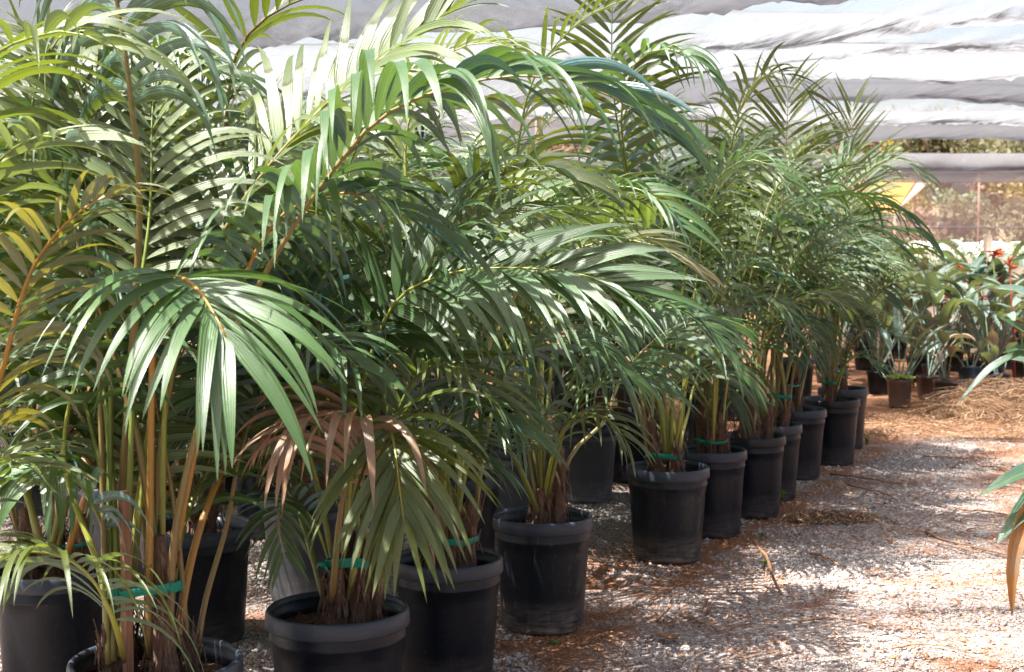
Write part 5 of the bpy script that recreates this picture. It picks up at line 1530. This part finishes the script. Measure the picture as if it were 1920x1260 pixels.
stk = empty('dry_stick', (0, 0, 0))
bpy.data.objects.remove(stk)
b0 = ground(1468, 1115)
mb = MB(); top = at(1415, 1012, b0[1] + .12) - np.array((b0[0], b0[1], 0))
Cc, _ = catmull([(0, 0, -.01), top * .3 + (-.005, 0, .0), top * .62 + (.01, 0, .01), top * .85, top], 14)
mb.tube(Cc, np.linspace(.006, .011, 14) * np.array([1, 1, 1, 1.1, 1, 1, 1.1, 1, .9, 1.1, 1, .9, .8, .5]), 7)
o = mb.build('dry_stick', STICK, loc=(b0[0], b0[1], 0)); tag(o, 'curved brown stick standing upright out of the gravel', 'stick', 'dry sticks lying in the lane')
for pts, r, lb in [
    ([(1557, 893, 0), (1620, 903, .01), (1700, 912, 0), (1717, 903, .02)], .011, 'long pale stick with a hooked end near the fourth pot'),
    ([(1590, 914, 0), (1650, 930, .01), (1685, 945, 0)], .010, 'straight brown stick just below the hooked stick'),
    ([(1280, 1077, 0), (1360, 1083, 0), (1445, 1078, 0)], .008, 'long thin orange stick in front of the scuffed pot'),
    ([(1520, 1043, 0), (1548, 1055, .01), (1575, 1066, 0)], .012, 'short thick brown stick in the middle of the lane'),
    ([(1495, 1170, 0), (1570, 1168, .0), (1650, 1180, 0)], .006, 'thin dark twig low in the lane'),
    ([(1280, 1160, 0), (1330, 1180, 0), (1345, 1190, 0)], .010, 'brown stick beside the base of the stained pot'),
    ([(1230, 1172, 0), (1255, 1160, .03), (1262, 1140, .06)], .007, 'forked pale twig right of the stained pot'),
    ([(1735, 1003, 0), (1780, 1020, .0), (1900, 1053, .01)], .010, 'long dark stick pointing at the hanging orange leaf'),
    ([(1740, 1020, 0), (1820, 1045, .02), (1890, 1050, 0)], .006, 'thin brown twig just below the long dark stick'),
    ([(1800, 960, 0), (1860, 968, .01), (1915, 975, 0)], .010, 'brown stick near the right edge above the long dark stick'),
    ([(1780, 880, 0), (1820, 868, .03), (1860, 873, .01)], .009, 'pale bent twig at the right side of the lane'),
    ([(1840, 878, 0), (1880, 884, .01), (1918, 897, 0)], .010, 'brown twig touching the right edge of the photo'),
    ([(1660, 975, 0), (1690, 990, .0), (1717, 982, .02)], .007, 'thin curved twig in the middle of the gravel'),
    ([(1810, 1000, 0), (1850, 993, .01), (1880, 992, 0)], .006, 'thin straight twig left of the orange hanging leaf'),
    ([(1730, 860, 0), (1790, 862, 0), (1840, 866, 0)], .009, 'long faint stick across the far lane'),
    ([(1325, 1130, 0), (1328, 1155, .0)], .008, 'stub of pale stick standing near the stained pot'),
    ([(1670, 1225, 0), (1740, 1215, .0), (1830, 1235, 0)], .006, 'thin tan twig at the lower edge of the lane'),
    ([(1000, 1236, 0), (1060, 1246, 0), (1120, 1240, 0)], .006, 'thin twig near the lower edge under the second pot'),
]:
    stick(pts, r, lb)
for k, (px, py, lb) in enumerate([(1640, 1080, 'curled tan dead leaf in the middle of the lane'), (1610, 975, 'dark curled leaf beside the straw tuft'), (1790, 1140, 'small orange dead leaf near the right dirt patch'),
                                  (1590, 1085, 'flat dead leaf left of the curled tan leaf'), (1250, 1205, 'broad pale dead leaf at the lower edge beside the second pot'), (1560, 1120, 'tiny orange leaf chip on bright gravel'), (1135, 1000, 'rounded tan dead leaf between the third pot and scuffed pot')]):
    b = ground(px, py); g = np.random.default_rng(700 + k); L = [.10, .09, .06, .05, .14, .03, .05][k]; n = 9
    S, T = np.meshgrid(np.linspace(-1, 1, n), np.linspace(-1, 1, 5))
    w = L * .22 * np.sqrt(np.clip(1 - S ** 2, 0.02, 1))
    X = S * L / 2; Y = T * w; Z = .03 + .25 * (T * w) ** 2 / L * 6 + .012 * np.sin(S * 3 + k)
    a = g.random() * 1.2 - .6; V = np.stack([X * math.cos(a) - Y * math.sin(a), X * math.sin(a) + Y * math.cos(a), Z], -1).reshape(-1, 3)
    A = np.zeros((45, 4)); A[:, 2] = .5; A[:, 0] = np.repeat(np.linspace(0, 1, 5), n)
    o = link('dead_leaf', make_mesh('dead_leaf', V, grid_faces(1, 5, n), A, [STICK]), loc=(b[0], b[1], 0)); tag(o, lb, 'dead leaf', 'dead leaf pieces in the lane')


def weed(px, py, h, n, label, seed):
    b = ground(px, py); t = empty('weed', (b[0], b[1], 0)); tag(t, label, 'weed', 'small weeds growing in the gravel'); g = np.random.default_rng(seed)
    for k in range(n):
        a = g.random() * 6.28; d = np.array((math.cos(a) * .4, math.sin(a) * .4, 1)); tp = d * h * g.uniform(.5, 1)
        mb = MB(); mb.tube([(0, 0, 0), tp * .5 + (0, 0, .01), tp], [.0022, .0018, .001], 4)
        for j in range(6):
            c = tp * g.uniform(.4, 1); b2 = g.random() * 6.28; e = np.array((math.cos(b2), math.sin(b2), .3)) * g.uniform(.018, .04); w = np.array((-math.sin(b2), math.cos(b2), 0)) * .007
            mb.add([c, c + e * .5 + w, c + e, c + e * .5 - w], [(0, 1, 2, 3)])
        mb.build('sprig', WEED, t)


weed(1470, 945, .16, 5, 'green weed against the fifth pot of the front row', 1)
weed(1553, 868, .13, 4, 'thin weed in front of the straight sided pot', 2)
weed(1432, 1070, .09, 4, 'small weed at the foot of the upright stick', 3)
weed(1232, 1055, .03, 3, 'tiny yellow green weed at the base of the scuffed pot', 4)
weed(1430, 1008, .03, 2, 'tiny sprout on the gravel right of the scuffed pot', 5)
weed(1042, 1208, .02, 2, 'tiny sprout below the stained pot', 6)
weed(1625, 835, .08, 8, 'low green weed tuft at the far end of the pot row', 7)


# near plant whose pot is outside the right edge, its leaves reach in
def reach_leaf(t, pts, width, mat, g, rnd=.5, dry=0., face=(0, -.5, .9), name='leaf', s0=.35, rp=.008, fold=.5):
    base = np.array(t.location)
    C, _ = catmull(np.array([at(*p) for p in pts]) - base, 26)
    T = norm(np.gradient(C, axis=0)); mb = MB(); k0 = int(s0 * 25)
    mb.tube(C[:k0 + 2], np.linspace(rp * 1.3, rp * .6, k0 + 2), 6, A=(rnd, dry))
    u = np.linspace(0, 1, 7); rows = []
    f = np.array(face, float); nb = 26 - k0
    for i in range(k0, 26):
        v = (i - k0) / (nb - 1); w = norm(np.cross(T[i], f)); bn = np.cross(w, T[i])
        ww = width * (math.sin(math.pi * min(1, v ** .8)) ** .75 + .02)
        rows.append(C[i] + (u - .5)[:, None] * ww * w + (np.abs(u - .5) * fold)[:, None] * ww * bn + g.normal(0, .0012, (7, 3)))
    V = np.stack(rows); A = np.zeros((*V.shape[:2], 4)); A[..., 0] = u[None]; A[..., 1] = np.linspace(0, .88, nb)[:, None]; A[..., 2] = rnd; A[..., 3] = dry
    mb.add(V.reshape(-1, 3), grid_faces(1, nb, 7), A.reshape(-1, 4))
    return mb.build(name, mat, t)


g = np.random.default_rng(99)
b = at(2130, 900, 5.6)
np_ = empty('potted_bird_of_paradise', (b[0], 5.6, 0)); tag(np_, 'broad leaved plant cut by the right edge with green leaves and one dried orange leaf', 'potted plant', SG)
small_pot(.2, .4, np_, POT_BLACK, 9)
reach_leaf(np_, [(2130, 1060, 5.6), (2060, 930, 5.5), (1985, 878, 5.4), (1910, 892, 5.35), (1835, 930, 5.3)], .085, PADDLE_DARK, g, .7)
reach_leaf(np_, [(2130, 1060, 5.6), (2070, 920, 5.5), (2000, 880, 5.45), (1940, 935, 5.4), (1868, 1020, 5.3)], .10, PADDLE_DARK, g, .3)
reach_leaf(np_, [(2120, 1060, 5.55), (2020, 950, 5.45), (1945, 930, 5.4), (1905, 1000, 5.35), (1893, 1080, 5.33), (1897, 1155, 5.32)], .07, DRYLEAF, g, .5, face=(0, -1, .1), name='dried_leaf', fold=1.2)
for k in range(5):
    a = g.uniform(-1.2, 1.2); paddle_leaf('leaf', np_, (0, 0, .35), (math.cos(a) * .5, math.sin(a) * .5, 1), .6, .45, .12, PADDLE_DARK, g, 1, rnd=g.random())
b = at(2010, 800, 9.2)
nq = empty('potted_bird_of_paradise', (b[0], 9.2, 0)); tag(nq, 'dark broad leaved plant just beyond the right edge, long leaves pointing at the straw heap', 'potted plant', SG)
small_pot(.2, .4, nq, POT_BLACK, 10)
for pts, w, m_, rn in [([(2010, 860, 9.2), (1975, 700, 9.1), (1925, 665, 9.0), (1860, 690, 8.95), (1795, 757, 8.9)], .055, PADDLE_DARK, .0),
                       ([(2010, 860, 9.2), (1990, 650, 9.1), (1950, 580, 9.0), (1910, 548, 9.0), (1862, 540, 9.0)], .16, PADDLE, .3),
                       ([(2010, 860, 9.2), (2000, 680, 9.2), (1965, 650, 9.1), (1915, 620, 9.0), (1872, 595, 9.0)], .14, PADDLE_DARK, .3),
                       ([(2010, 860, 9.2), (1990, 720, 9.1), (1950, 665, 9.0), (1910, 655, 9.0), (1880, 662, 8.9)], .08, PADDLE_DARK, .2),
                       ([(2010, 860, 9.2), (2000, 740, 9.2), (1960, 700, 9.1), (1920, 680, 9.1), (1885, 672, 9.0)], .10, PADDLE, .8),
                       ([(2010, 860, 9.2), (2000, 620, 9.2), (1985, 540, 9.1), (1960, 500, 9.0), (1925, 520, 9.0)], .14, PADDLE_DARK, .5)]:
    reach_leaf(nq, pts, w, m_, g, rn, s0=.45)
